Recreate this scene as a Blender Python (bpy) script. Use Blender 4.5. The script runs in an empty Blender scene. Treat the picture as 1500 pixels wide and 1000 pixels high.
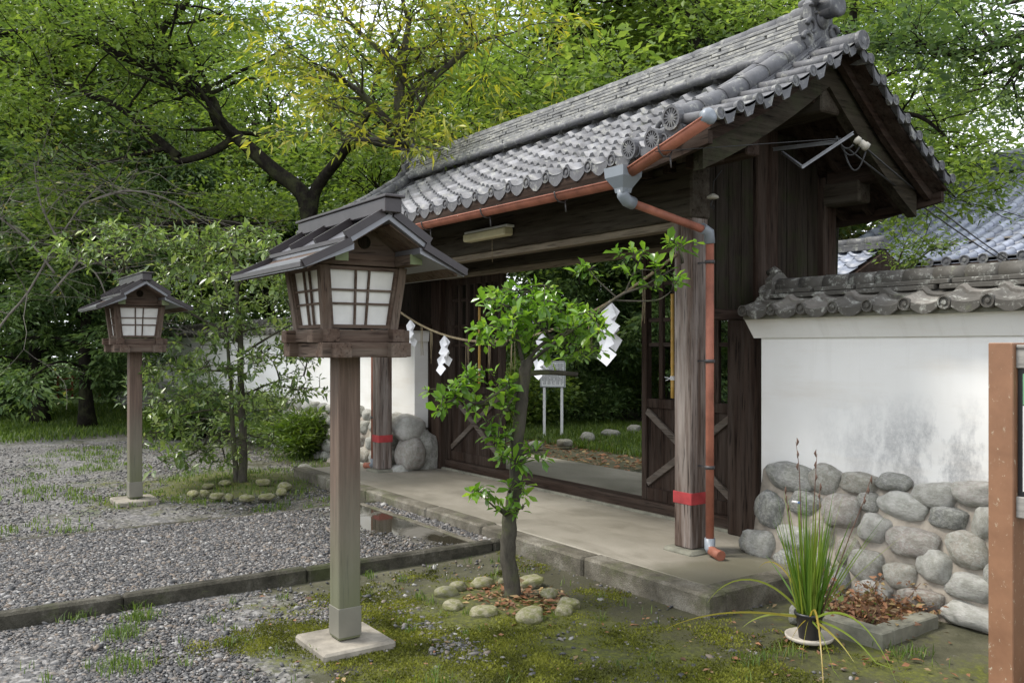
import bpy, math, random
import numpy as np
from mathutils import Vector, Matrix, noise
R=math.radians; PI=math.pi
sc=bpy.context.scene; col=sc.collection
rnd=random.Random(7)
# ------------------------------------------------------------------ camera frame
F=1290.0; HZ=508.0; CH=1.6
VW=(-0.8216,0.5700); RT=(0.5700,0.8216)
def P(px,py,d):
    """world point seen at photo pixel (px,py) at depth d"""
    r=(px-750)/F*d
    return Vector((d*VW[0]+r*RT[0], d*VW[1]+r*RT[1], CH+(HZ-py)/F*d))
def PY(px,py,Y):
    t=(px-750)/F; return P(px,py,Y/(VW[1]+t*RT[1]))
def G(px,py,z=0.0):
    return P(px,py,F*(CH-z)/(py-HZ))
# ------------------------------------------------------------------ object helpers
def tag(o,label=None,cat=None,group=None,kind=None):
    if label: o['label']=label
    if cat: o['category']=cat
    if group: o['group']=group
    if kind: o['kind']=kind
    return o
def link(name,me,mat,parent=None):
    o=bpy.data.objects.new(name,me); col.objects.link(o)
    if mat is not None:
        if isinstance(mat,(list,tuple)):
            for m in mat: me.materials.append(m)
        else: me.materials.append(mat)
    if parent is not None: o.parent=parent
    return o
def empty(name,loc,label,cat,group=None,rz=0):
    o=bpy.data.objects.new(name,None); col.objects.link(o)
    o.location=loc; o.rotation_euler=(0,0,rz); o.empty_display_size=.1
    return tag(o,label,cat,group)
def copy_tree(o,parent=None):
    c=o.copy(); col.objects.link(c); c.parent=parent
    for ch in [x for x in bpy.data.objects if x.parent==o]: copy_tree(ch,c)
    return c
class MB:
    def __init__(s): s.v=[]; s.f=[]; s.sm=[]
    def add(s,vs,fs,smooth=False):
        b=len(s.v); s.v+= [tuple(v) for v in vs]
        s.f+=[tuple(i+b for i in f) for f in fs]; s.sm+=[smooth]*len(fs); return s
    def box(s,c,size,rot=None,bev=0.0,taper=None):
        hx,hy,hz=size[0]/2,size[1]/2,size[2]/2
        M=Matrix.Identity(3) if rot is None else rot
        c=Vector(c)
        if bev<=0:
            vs=[]
            for z in (-hz,hz):
                k=1 if (taper is None or z<0) else taper
                for x,y in ((-hx,-hy),(hx,-hy),(hx,hy),(-hx,hy)): vs.append(c+M@Vector((x*k,y*k,z)))
            return s.add(vs,[(0,3,2,1),(4,5,6,7),(0,1,5,4),(1,2,6,5),(2,3,7,6),(3,0,4,7)])
        # bevelled: chamfer all 12 edges
        b=min(bev,hx*.9,hy*.9,hz*.9); vs=[]; idx={}
        for sx in (-1,1):
            for sy in (-1,1):
                for sz in (-1,1):
                    for a in range(3):
                        p=[sx*hx,sy*hy,sz*hz]
                        for k in range(3):
                            if k!=a: p[k]-= (sx,sy,sz)[k]*b
                        idx[(sx,sy,sz,a)]=len(vs); vs.append(c+M@Vector(p))
        fs=[]
        def g(sx,sy,sz,a): return idx[(sx,sy,sz,a)]
        for sg in (-1,1):
            f=[g(sg,-1,-1,0),g(sg,1,-1,0),g(sg,1,1,0),g(sg,-1,1,0)]; fs.append(f if sg>0 else f[::-1])
            f=[g(-1,sg,-1,1),g(-1,sg,1,1),g(1,sg,1,1),g(1,sg,-1,1)]; fs.append(f if sg>0 else f[::-1])
            f=[g(-1,-1,sg,2),g(1,-1,sg,2),g(1,1,sg,2),g(-1,1,sg,2)]; fs.append(f if sg>0 else f[::-1])
        for s1 in (-1,1):
            for s2 in (-1,1):
                fs.append([g(s1,s2,-1,0),g(s1,s2,1,0),g(s1,s2,1,1),g(s1,s2,-1,1)])
                fs.append([g(s1,-1,s2,0),g(s1,1,s2,0),g(s1,1,s2,2),g(s1,-1,s2,2)])
                fs.append([g(-1,s1,s2,1),g(1,s1,s2,1),g(1,s1,s2,2),g(-1,s1,s2,2)])
                for s3 in (-1,1): fs.append([g(s1,s2,s3,0),g(s1,s2,s3,1),g(s1,s2,s3,2)])
        return s.add(vs,fs)
    def b2(s,x0,x1,y0,y1,z0,z1,bev=0.0):
        return s.box(((x0+x1)/2,(y0+y1)/2,(z0+z1)/2),(x1-x0,y1-y0,z1-z0),None,bev)
    def bar(s,a,b,w,h,up=(0,0,1),bev=0.0):
        a=Vector(a);b=Vector(b);d=b-a;L=d.length;d.normalize();up=Vector(up)
        x=up.cross(d)
        if x.length<1e-4: x=Vector((1,0,0)).cross(d)
        x.normalize(); u=d.cross(x)
        M=Matrix((x,u,d)).transposed()
        return s.box((a+b)/2,(w,h,L),M,bev)
    def tube(s,pts,rad,n=8,cap=True,smooth=True):
        pts=[Vector(p) for p in pts]; k=len(pts)
        if not isinstance(rad,(list,tuple)): rad=[rad]*k
        vs=[];prev=None
        for i,p in enumerate(pts):
            t=(pts[min(i+1,k-1)]-pts[max(i-1,0)])
            if t.length<1e-7: t=Vector((0,0,1))
            t.normalize()
            if prev is None:
                x=t.orthogonal().normalized()
            else:
                x=prev-t*prev.dot(t)
                if x.length<1e-5: x=t.orthogonal()
                x.normalize()
            prev=x; y=t.cross(x)
            for j in range(n):
                a=2*PI*j/n; vs.append(p+(x*math.cos(a)+y*math.sin(a))*rad[i])
        fs=[]
        for i in range(k-1):
            for j in range(n):
                a=i*n+j;b=i*n+(j+1)%n; fs.append((a,b,b+n,a+n))
        s.add(vs,fs,smooth)
        if cap:
            b=len(s.v)-len(vs)
            s.f.append(tuple(b+j for j in range(n))[::-1]); s.sm.append(False)
            s.f.append(tuple(b+(k-1)*n+j for j in range(n))); s.sm.append(False)
        return s
    def prism(s,poly,axis,a0,a1):
        """poly: 2-D points; axis 'x' -> poly is (y,z); 'y' -> (x,z); 'z' -> (x,y)"""
        def mk(p,a):
            return {'x':(a,p[0],p[1]),'y':(p[0],a,p[1]),'z':(p[0],p[1],a)}[axis]
        n=len(poly); vs=[mk(p,a0) for p in poly]+[mk(p,a1) for p in poly]
        fs=[tuple(range(n))[::-1],tuple(range(n,2*n))]+[(i,(i+1)%n,n+(i+1)%n,n+i) for i in range(n)]
        return s.add(vs,fs)
    def lathe(s,c,prof,axis=(0,0,1),n=20,smooth=True):
        ax=Vector(axis).normalized(); x=ax.orthogonal().normalized(); y=ax.cross(x); c=Vector(c)
        vs=[c+ax*h+(x*math.cos(2*PI*j/n)+y*math.sin(2*PI*j/n))*r for r,h in prof for j in range(n)]
        fs=[(i*n+j,i*n+(j+1)%n,(i+1)*n+(j+1)%n,(i+1)*n+j) for i in range(len(prof)-1) for j in range(n)]
        s.add(vs,fs,smooth); b=len(s.v)-len(vs)
        s.f.append(tuple(b+j for j in range(n))[::-1]); s.sm.append(False)
        s.f.append(tuple(b+(len(prof)-1)*n+j for j in range(n))); s.sm.append(False)
        return s
    def build(s,name,mat,parent=None,fix=True):
        me=bpy.data.meshes.new(name); me.from_pydata(s.v,[],s.f)
        me.polygons.foreach_set('use_smooth',s.sm)
        if fix:
            import bmesh
            bm=bmesh.new(); bm.from_mesh(me); bmesh.ops.recalc_face_normals(bm,faces=bm.faces); bm.to_mesh(me); bm.free()
        me.update()
        return link(name,me,mat,parent)
def npmesh(name,V,Fc,k,mat,parent=None,attr=None,smooth=False):
    """fast mesh: V (n,3), Fc (m,k)"""
    me=bpy.data.meshes.new(name)
    V=np.ascontiguousarray(V,dtype=np.float32); Fc=np.ascontiguousarray(Fc,dtype=np.int32)
    me.vertices.add(len(V)); me.vertices.foreach_set('co',V.ravel())
    me.loops.add(Fc.size); me.loops.foreach_set('vertex_index',Fc.ravel())
    me.polygons.add(len(Fc)); me.polygons.foreach_set('loop_start',np.arange(0,Fc.size,k,dtype=np.int32))
    if smooth: me.polygons.foreach_set('use_smooth',np.ones(len(Fc),dtype=bool))
    me.update(calc_edges=True)
    if attr is not None:
        a=me.attributes.new('rnd','FLOAT','FACE'); a.data.foreach_set('value',np.asarray(attr,dtype=np.float32))
    return link(name,me,mat,parent)
# ------------------------------------------------------------------ materials
MC={}
class NT:
    def __init__(s,name):
        m=bpy.data.materials.new(name); m.use_nodes=True; s.m=m; s.t=m.node_tree; s.t.nodes.clear()
        s.out=s.n('ShaderNodeOutputMaterial'); s.p=s.n('ShaderNodeBsdfPrincipled')
        s.l(s.p.outputs[0],s.out.inputs['Surface'])
    def n(s,ty,**k):
        x=s.t.nodes.new(ty)
        for a,b in k.items(): setattr(x,a,b)
        return x
    def l(s,a,b): s.t.links.new(a,b); return b
    def coord(s,kind='Object',scale=(1,1,1)):
        c=s.n('ShaderNodeTexCoord'); mp=s.n('ShaderNodeMapping'); s.l(c.outputs[kind],mp.inputs['Vector'])
        mp.inputs['Scale'].default_value=scale; return mp.outputs[0]
    def noise(s,vec,scale,detail=6,rough=.6,dist=0):
        x=s.n('ShaderNodeTexNoise'); s.l(vec,x.inputs['Vector']); x.inputs['Scale'].default_value=scale
        x.inputs['Detail'].default_value=detail; x.inputs['Roughness'].default_value=rough; x.inputs['Distortion'].default_value=dist
        return x.outputs[0]
    def vor(s,vec,scale,feature='F1',out='Distance'):
        x=s.n('ShaderNodeTexVoronoi',feature=feature); s.l(vec,x.inputs['Vector']); x.inputs['Scale'].default_value=scale
        return x.outputs[out]
    def ramp(s,fac,stops,interp='LINEAR'):
        x=s.n('ShaderNodeValToRGB'); s.l(fac,x.inputs[0]); x.color_ramp.interpolation=interp
        e=x.color_ramp.elements
        while len(e)<len(stops): e.new(.5)
        for i,(p,c) in enumerate(stops):
            e[i].position=p
            e[i].color=(c,c,c,1) if not isinstance(c,(tuple,list)) else (c[0],c[1],c[2],1)
        return x.outputs[0]
    def mix(s,fac,a,b,mode='MIX'):
        x=s.n('ShaderNodeMix',data_type='RGBA',blend_type=mode)
        for v,i in ((fac,0),(a,6),(b,7)):
            if hasattr(v,'is_output'): s.l(v,x.inputs[i])
            elif i==0: x.inputs[0].default_value=v
            else: x.inputs[i].default_value=(v[0],v[1],v[2],1)
        return x.outputs[2]
    def math(s,op,a,b=None,c=None):
        x=s.n('ShaderNodeMath',operation=op)
        for i,v in enumerate((a,b,c)):
            if v is None: continue
            if hasattr(v,'is_output'): s.l(v,x.inputs[i])
            else: x.inputs[i].default_value=v
        return x.outputs[0]
    def bump(s,h,strength=.3,dist=.01,prev=None):
        x=s.n('ShaderNodeBump'); s.l(h,x.inputs['Height']); x.inputs['Strength'].default_value=strength; x.inputs['Distance'].default_value=dist
        if prev is not None: s.l(prev,x.inputs['Normal'])
        return x.outputs[0]
    def fin(s,color=None,rough=None,bump=None,spec=None):
        for v,k in ((color,'Base Color'),(rough,'Roughness'),(spec,'Specular IOR Level')):
            if v is None: continue
            if hasattr(v,'is_output'): s.l(v,s.p.inputs[k])
            elif isinstance(v,(tuple,list)): s.p.inputs[k].default_value=(v[0],v[1],v[2],1)
            else: s.p.inputs[k].default_value=v
        if bump is not None: s.l(bump,s.p.inputs['Normal'])
        return s.m
def wood(name,dark,light,axis,grey=None,greyamt=.5,rough=.8,moss=None,gs=1.0,spec=.08):
    s=NT(name); sc_={'x':(1.5,22,22),'y':(22,1.5,22),'z':(22,22,1.5)}[axis]
    v=s.coord('Object',tuple(a*gs for a in sc_)); v0=s.coord('Object')
    g=s.noise(v,1.6,8,.7,.3); c=s.ramp(g,[(.3,dark),(.7,light)])
    if grey:
        m=s.ramp(s.noise(s.coord('Object',tuple(a*.35 for a in sc_)),1.3,6,.65),[(.42,0),(.66,greyamt)])
        c=s.mix(m,c,grey)
    cr=s.ramp(s.noise(v,3.2,4,.5),[(.30,.35),(.42,1)])
    c=s.mix(1.0,c,cr,'MULTIPLY')
    if moss:
        m=s.ramp(s.noise(v0,3.1,5,.7),[(.5,0),(.68,.7)]); c=s.mix(m,c,moss)
    return s.fin(c,s.ramp(g,[(.3,min(1,rough+.1)),(.7,rough)]),s.bump(g,.55,.006),spec)
def plain(name,c,rough=.6,spec=.4,var=.12,bs=40,bump=.1,metal=0):
    s=NT(name); v=s.coord('Object'); n=s.noise(v,bs*.15,6,.6)
    a=tuple(x*(1-var) for x in c); b=tuple(min(1,x*(1+var)) for x in c)
    s.p.inputs['Metallic'].default_value=metal
    return s.fin(s.ramp(n,[(.3,a),(.7,b)]),rough,s.bump(s.noise(v,bs,4,.6),bump,.004),spec)
WD=dict(dark=(.012,.008,.006),light=(.046,.029,.021),grey=(.085,.068,.056))
wx=wood('gate_wood_x',**WD,axis='x'); wy=wood('gate_wood_y',**WD,axis='y'); wz=wood('gate_wood_z',**WD,axis='z')
side_w=wood('side_board_wood',(.010,.008,.006),(.028,.021,.015),'z',(.05,.043,.036),.4,moss=(.022,.026,.010))
pz=wood('post_wood',(.040,.028,.022),(.14,.10,.08),'z',(.36,.32,.29),.75)
fx=wood('beam_wood',(.022,.017,.012),(.060,.049,.037),'x',(.10,.09,.072),.5)
barge_w=wood('bargeboard_wood',(.012,.010,.007),(.045,.037,.026),'y',(.08,.07,.052),.5,moss=(.05,.055,.03))
brace_w=wood('brace_wood',(.05,.04,.032),(.13,.105,.085),'x',(.20,.175,.15),.6)
lip=wood('beam_lower_edge_wood',(.13,.105,.075),(.30,.25,.19),'x')
lz=wood('lantern_wood_z',(.058,.038,.030),(.14,.10,.075),'z',(.23,.19,.155),.6)
lx=wood('lantern_wood_x',(.058,.036,.028),(.135,.096,.072),'x',(.19,.16,.13),.45,gs=1.3)
ly=wood('lantern_wood_y',(.058,.036,.028),(.135,.096,.072),'y',(.19,.16,.13),.45,gs=1.3)
def lantern_post_mat():
    s=NT('lantern_post_wood'); v=s.coord('Object',(22,22,1.2)); g=s.noise(v,1.6,8,.7,.3)
    c=s.ramp(g,[(.3,(.075,.05,.037)),(.7,(.17,.12,.09))])
    w=s.n('ShaderNodeTexCoord'); x=s.n('ShaderNodeSeparateXYZ'); s.l(w.outputs['Object'],x.inputs[0])
    h=s.math('SUBTRACT',1.15,x.outputs[2]); n=s.noise(s.coord('Object',(3,3,.8)),2,4)
    m=s.math('MULTIPLY',s.ramp(s.math('ADD',s.math('MULTIPLY',h,.55),s.math('MULTIPLY',n,.55)),[(.3,0),(.75,1)]),.8)
    c=s.mix(m,c,(.17,.17,.125)); lo=s.n('ShaderNodeMapRange'); s.l(s.math('ADD',x.outputs[2],s.math('MULTIPLY',n,.5)),lo.inputs[0]); lo.inputs[1].default_value=.85; lo.inputs[2].default_value=.35
    c=s.mix(s.math('MULTIPLY',lo.outputs[0],.6),c,(.10,.115,.045)); c=s.mix(s.ramp(s.noise(v,2.6,5),[(.3,.5),(.45,0)]),c,(.05,.045,.035))
    return s.fin(c,.8,s.bump(g,.4,.005),.3)
lpost=lantern_post_mat()
def tile_mat(name,a,b,lich=.5,rough=.42):
    s=NT(name); v=s.coord('Object'); at=s.n('ShaderNodeAttribute',attribute_name='rnd')
    c=s.ramp(at.outputs['Fac'],[(0,a),(.6,b),(1,tuple(x*1.25 for x in b))])
    n=s.noise(v,9,8,.7); c=s.mix(s.ramp(n,[(.35,.0),(.7,.55)]),c,tuple(x*.45 for x in a))
    n2=s.noise(v,11,10,.8); c=s.mix(s.math('MULTIPLY',s.ramp(n2,[(.53,0),(.63,1)]),lich),c,(.34,.34,.30))
    n3=s.noise(v,5,5,.7); c=s.mix(s.math('MULTIPLY',s.ramp(n3,[(.62,0),(.72,1)]),lich*.6),c,(.15,.165,.09))
    return s.fin(c,s.ramp(n,[(.3,rough),(.7,rough+.25)]),s.bump(n2,.35,.004),.5)
tile=tile_mat('grey_roof_tile',(.11,.11,.117),(.235,.235,.245),.75,.52)
def ridge_mat():
    s=NT('ridge_tile_mortar'); v=s.coord('Object'); n=s.noise(v,7,7,.7); st=s.noise(s.coord('Object',(5,5,22)),2.2,7,.75)
    c=s.ramp(n,[(.3,(.13,.13,.13)),(.7,(.27,.27,.265))]); c=s.mix(s.ramp(st,[(.50,0),(.60,.8)]),c,(.46,.45,.40)); c=s.mix(s.ramp(s.noise(v,17,5,.7),[(.58,0),(.68,.5)]),c,(.08,.08,.075))
    return s.fin(c,.7,s.bump(st,.5,.006),.3)
tiler=ridge_mat()
tile2=tile_mat('lichened_wall_tile',(.075,.068,.056),(.155,.14,.12),.95,.6)
tileb=tile_mat('hall_roof_tile',(.16,.175,.215),(.28,.305,.37),.1,.32)
def plaster_mat():
    s=NT('white_plaster'); v=s.coord('Object'); n=s.noise(v,1.2,6,.6)
    c=s.ramp(n,[(.3,(.76,.745,.715)),(.7,(.84,.83,.81))])
    x=s.n('ShaderNodeSeparateXYZ'); w=s.n('ShaderNodeTexCoord'); s.l(w.outputs['Object'],x.inputs[0])
    # grey mould stains that sit low on the wall and run down in streaks
    st=s.noise(s.coord('Object',(2.6,1,1.3)),1.5,7,.7); hz=s.n('ShaderNodeMapRange'); s.l(x.outputs[2],hz.inputs[0])
    hz.inputs[1].default_value=1.34; hz.inputs[2].default_value=1.0
    sp=s.noise(v,38,6,.8)
    xr=s.n('ShaderNodeMapRange'); s.l(x.outputs[0],xr.inputs[0]); xr.inputs[1].default_value=.35; xr.inputs[2].default_value=1.25
    m=s.math('MULTIPLY',s.math('MULTIPLY',s.ramp(st,[(.42,0),(.56,1)]),hz.outputs[0]),s.ramp(sp,[(.3,.35),(.58,1)]))
    m=s.math('MULTIPLY',m,xr.outputs[0])
    c=s.mix(s.math('MULTIPLY',m,.7),c,(.19,.195,.21))
    dr=s.noise(s.coord('Object',(9,1,.5)),1.6,6,.7); dz=s.n('ShaderNodeMapRange'); s.l(x.outputs[2],dz.inputs[0]); dz.inputs[1].default_value=1.15; dz.inputs[2].default_value=1.66
    c=s.mix(s.math('MULTIPLY',s.math('MULTIPLY',s.ramp(dr,[(.52,0),(.70,1)]),dz.outputs[0]),.16),c,(.42,.39,.34))
    bd=s.n('ShaderNodeMapRange'); s.l(s.math('ADD',x.outputs[2],s.math('MULTIPLY',n,.25)),bd.inputs[0]); bd.inputs[1].default_value=.98; bd.inputs[2].default_value=.80; c=s.mix(s.math('MULTIPLY',bd.outputs[0],.25),c,(.40,.38,.33))
    t=s.noise(s.coord('Object',(.7,1,4)),1.7,4); c=s.mix(s.ramp(t,[(.5,0),(.75,.35)]),c,(.62,.56,.48))
    return s.fin(c,.85,s.bump(s.noise(v,60,4),.08,.003),.2)
plaster=plaster_mat()
def stone_mat(name,cols,lich=.6,moss=0.0,mcol=(.10,.12,.03)):
    s=NT(name); v=s.coord('Object'); oi=s.n('ShaderNodeObjectInfo')
    base=s.ramp(oi.outputs['Random'],[(i/(len(cols)-1),c) for i,c in enumerate(cols)])
    n=s.noise(v,2.6,9,.75); c=s.mix(s.ramp(n,[(.38,0),(.66,.45)]),base,(.12,.115,.10))
    n2=s.noise(v,4.5,10,.8); c=s.mix(s.math('MULTIPLY',s.ramp(n2,[(.47,0),(.55,1)]),lich),c,(.47,.47,.43))
    if moss:
        n3=s.noise(v,1.3,8,.75); c=s.mix(s.math('MULTIPLY',s.ramp(n3,[(.42,0),(.56,1)]),moss),c,mcol)
    return s.fin(c,.85,s.bump(n2,.6,.05),.25)
wstone=stone_mat('river_stone',[(.33,.32,.30),(.50,.485,.45),(.22,.22,.215),(.42,.38,.32),(.27,.205,.18),(.53,.52,.49),(.36,.34,.29)],.6,.22,(.14,.155,.09))
rstone=stone_mat('mossy_edging_stone',[(.30,.275,.18),(.37,.335,.22),(.25,.235,.16)],.15,.85,(.185,.19,.06))
gstone=stone_mat('garden_stone',[(.26,.25,.23),(.33,.31,.28),(.22,.20,.15)],.3,.2)
mortar=plain('stone_mortar',(.30,.265,.22),.9,.2,.35,60,.6)
def kerb_mat():
    s=NT('granite_kerb'); v=s.coord('Object'); n=s.noise(v,3,8,.7); f=s.noise(v,110,3,.6)
    c=s.ramp(n,[(.34,(.055,.048,.034)),(.5,(.135,.12,.09)),(.68,(.27,.25,.205))]); c=s.mix(s.ramp(f,[(.45,0),(.7,.6)]),c,(.06,.055,.045))
    m=s.noise(v,3.2,8,.75); c=s.mix(s.ramp(m,[(.50,0),(.66,.75)]),c,(.075,.085,.03))
    return s.fin(c,.85,s.bump(f,.9,.010,s.bump(n,.8,.03)),.3)
kerb=kerb_mat()
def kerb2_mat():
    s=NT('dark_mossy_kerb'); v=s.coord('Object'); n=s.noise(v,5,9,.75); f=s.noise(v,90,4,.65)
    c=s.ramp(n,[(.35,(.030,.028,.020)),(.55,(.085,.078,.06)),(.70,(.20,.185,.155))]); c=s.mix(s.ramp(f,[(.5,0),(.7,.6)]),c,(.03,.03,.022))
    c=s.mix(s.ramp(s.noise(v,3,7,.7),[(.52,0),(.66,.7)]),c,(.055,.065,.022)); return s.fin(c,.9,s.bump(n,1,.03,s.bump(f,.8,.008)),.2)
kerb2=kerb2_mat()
def floor_mat():
    s=NT('gate_floor_concrete'); v=s.coord('Object'); n=s.noise(v,.9,7,.65,.4)
    c=s.ramp(n,[(.30,(.13,.118,.09)),(.48,(.225,.205,.163)),(.70,(.31,.284,.232))])
    n4=s.noise(s.coord('Object',(1,3,1)),1.4,8,.75,.6); c=s.mix(s.ramp(n4,[(.50,0),(.68,.5)]),c,(.13,.115,.085))
    x=s.n('ShaderNodeSeparateXYZ'); w=s.n('ShaderNodeTexCoord'); s.l(w.outputs['Object'],x.inputs[0])
    # damp patch near the outer corner
    e=s.n('ShaderNodeMapRange'); s.l(s.math('ADD',x.outputs[0],s.math('MULTIPLY',s.noise(v,2.5,5),.9)),e.inputs[0]); e.inputs[1].default_value=-4.0; e.inputs[2].default_value=-3.75
    c=s.mix(s.math('MULTIPLY',e.outputs[0],.65),c,(.09,.085,.05))
    f=s.noise(v,90,4,.6); c=s.mix(s.ramp(f,[(.5,0),(.75,.25)]),c,(.13,.11,.09))
    return s.fin(c,s.ramp(n,[(.3,.5),(.7,.8)]),s.bump(f,.2,.003),.35)
floorm=floor_mat()
def ground_mat():
    s=NT('ground_soil_moss'); w=s.n('ShaderNodeTexCoord'); x=s.n('ShaderNodeSeparateXYZ'); s.l(w.outputs['Object'],x.inputs[0])
    v=s.coord('Object'); X=x.outputs[0];Y=x.outputs[1]
    big=s.noise(v,.7,6,.65); mid=s.noise(v,2.3,8,.7); fine=s.noise(v,28,8,.75)
    g=s.vor(v,42,'F1','Color'); gd=s.vor(v,42,'F1','Distance')
    soil=s.ramp(mid,[(.3,(.036,.036,.018)),(.5,(.075,.072,.042)),(.72,(.135,.122,.09))])
    hs=s.n('ShaderNodeSeparateColor'); s.l(g,hs.inputs[0])
    grav=s.ramp(hs.outputs[0],[(0,(.06,.058,.056)),(.4,(.11,.107,.105)),(.7,(.16,.15,.137)),(1,(.27,.26,.25))])
    moss=s.ramp(fine,[(.33,(.025,.028,.010)),(.52,(.085,.092,.018)),(.72,(.16,.165,.032))])
    def blob(cx,cy,rx,ry):
        a=s.math('DIVIDE',s.math('SUBTRACT',X,cx),rx); b=s.math('DIVIDE',s.math('SUBTRACT',Y,cy),ry)
        r=s.math('SQRT',s.math('ADD',s.math('MULTIPLY',a,a),s.math('MULTIPLY',b,b)))
        return s.math('SUBTRACT',1.0,r)
    # moss where it grows round the young tree and lantern foot
    mm=s.math('MAXIMUM',s.math('MAXIMUM',blob(-4.0,2.85,1.6,.95),blob(-4.35,2.1,1.2,.6)),s.math('MAXIMUM',blob(-10.4,3.0,1.7,1.5),blob(-9.75,1.95,.55,.5)))
    mm=s.math('MAXIMUM',mm,blob(-2.8,3.2,1.8,1.6))
    mf=s.ramp(s.math('ADD',mm,s.math('MULTIPLY',s.math('SUBTRACT',mid,.5),3.0)),[(.15,0),(.55,1)])
    mf=s.math('MULTIPLY',mf,s.ramp(fine,[(.32,.2),(.5,1)]))
    # gravel: lower left forecourt and everything left of the path
    gm=s.math('MAXIMUM',blob(-5.0,.9,1.5,1.35),blob(-13.0,.5,7.0,4.2))
    gf=s.ramp(s.math('ADD',gm,s.math('MULTIPLY',s.math('SUBTRACT',mid,.5),2.2)),[(0,0),(.35,1)])
    gf=s.math('MAXIMUM',gf,s.ramp(fine,[(.58,0),(.68,.55)]))
    c=s.mix(gf,soil,grav)
    c=s.mix(mf,c,moss)
    # grass far off to the left and in the garden behind
    gl=s.n('ShaderNodeMapRange'); s.l(s.math('ADD',X,s.math('MULTIPLY',mid,4)),gl.inputs[0]); gl.inputs[1].default_value=-15.2; gl.inputs[2].default_value=-17.8
    grass=s.ramp(fine,[(.3,(.03,.06,.012)),(.7,(.10,.17,.03))])
    c=s.mix(gl.outputs[0],c,grass)
    sp=s.ramp(s.noise(v,1.1,6,.75),[(.55,0),(.68,.7)]); lf=s.n('ShaderNodeMapRange'); s.l(X,lf.inputs[0]); lf.inputs[1].default_value=-8.3; lf.inputs[2].default_value=-9.5
    c=s.mix(s.math('MULTIPLY',sp,lf.outputs[0]),c,(.075,.10,.025))
    # damp band below the apron
    dm=s.ramp(s.math('ADD',blob(-3.9,3.75,2.2,.45),s.math('MULTIPLY',s.math('SUBTRACT',big,.5),1.2)),[(0,0),(.5,.65)])
    c=s.mix(dm,c,(.045,.042,.025))
    b1=s.bump(gd,.35,.008); b2=s.bump(fine,.6,.012,b1)
    ro=s.ramp(dm,[(0,.9),(1,.45)])
    return s.fin(c,ro,b2,.3)
groundm=ground_mat()
def path_mat():
    s=NT('path_surface'); v=s.coord('Object'); g=s.vor(v,70,'F1','Color'); gd=s.vor(v,70)
    hs=s.n('ShaderNodeSeparateColor'); s.l(g,hs.inputs[0])
    c=s.ramp(hs.outputs[0],[(0,(.085,.08,.08)),(.5,(.17,.16,.15)),(1,(.30,.28,.26))])
    w=s.n('ShaderNodeTexCoord'); x=s.n('ShaderNodeSeparateXYZ'); s.l(w.outputs['Object'],x.inputs[0])
    n=s.noise(v,1.7,5,.6); m=s.n('ShaderNodeMapRange'); s.l(s.math('ADD',x.outputs[1],s.math('MULTIPLY',n,1.0)),m.inputs[0]); m.inputs[1].default_value=3.15; m.inputs[2].default_value=3.45
    c=s.mix(m.outputs[0],c,(.10,.092,.075))
    wt=s.math('MULTIPLY',m.outputs[0],s.ramp(s.noise(v,1.9,4),[(.40,0),(.50,1)])); c=s.mix(wt,c,(.035,.032,.022))
    r=s.ramp(wt,[(0,.85),(1,.04)]); bs=s.math('MULTIPLY',gd,s.math('SUBTRACT',1.0,wt))
    return s.fin(c,r,s.bump(bs,.4,.006),.5)
pathm=path_mat()
def pebble_mat():
    s=NT('pebbles'); at=s.n('ShaderNodeAttribute',attribute_name='rnd')
    c=s.ramp(at.outputs['Fac'],[(0,(.04,.04,.042)),(.35,(.085,.083,.081)),(.6,(.13,.123,.117)),(.78,(.165,.13,.098)),(.93,(.215,.207,.197)),(1,(.34,.33,.31))])
    return s.fin(c,.6,None,.4)
pebm=pebble_mat()
def leaf_mat(name,cols,rough=.4,trans=.35,spec=.5):
    s=NT(name); at=s.n('ShaderNodeAttribute',attribute_name='rnd')
    c=s.ramp(at.outputs['Fac'],[(i/(len(cols)-1),k) for i,k in enumerate(cols)])
    s.fin(c,rough,None,spec)
    t=s.n('ShaderNodeBsdfTranslucent'); s.l(s.mix(1.0,c,(1.25,1.3,.7),'MULTIPLY'),t.inputs[0])
    mx=s.n('ShaderNodeMixShader'); mx.inputs[0].default_value=trans
    s.l(s.p.outputs[0],mx.inputs[1]); s.l(t.outputs[0],mx.inputs[2]); s.l(mx.outputs[0],s.out.inputs['Surface'])
    return s.m
lf_glossy=leaf_mat('young_tree_leaf',[(.07,.15,.022),(.13,.26,.03),(.21,.36,.04),(.34,.44,.06)],.25,.45,.7)
lf_yel=leaf_mat('yellowing_leaf',[(.06,.09,.022),(.13,.175,.032),(.25,.28,.04),(.42,.41,.05),(.48,.38,.06)],.4,.5)
lf_mid=leaf_mat('broad_tree_leaf',[(.07,.12,.033),(.13,.20,.045),(.205,.285,.058),(.29,.36,.085)],.45,.46,.35)
lf_dark=leaf_mat('evergreen_leaf',[(.045,.085,.036),(.08,.135,.05),(.13,.20,.062),(.19,.265,.09)],.45,.40,.35)
lf_glen=leaf_mat('small_tree_leaf',[(.065,.11,.038),(.125,.19,.055),(.22,.30,.085),(.42,.48,.20)],.3,.4,.7)
lf_warm=leaf_mat('autumn_tinted_leaf',[(.06,.08,.028),(.11,.13,.035),(.18,.18,.045),(.26,.21,.06)],.5,.45)
lf_grass=leaf_mat('grass_blade',[(.05,.09,.015),(.09,.15,.02),(.16,.22,.035)],.5,.4)
lf_iris=leaf_mat('iris_blade',[(.07,.15,.02),(.12,.22,.03),(.22,.30,.05),(.36,.33,.06),(.30,.15,.04)],.35,.4)
lf_dead=leaf_mat('fallen_leaf',[(.10,.05,.025),(.20,.09,.04),(.28,.13,.06),(.16,.11,.06),(.34,.24,.10)],.7,.15)
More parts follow.
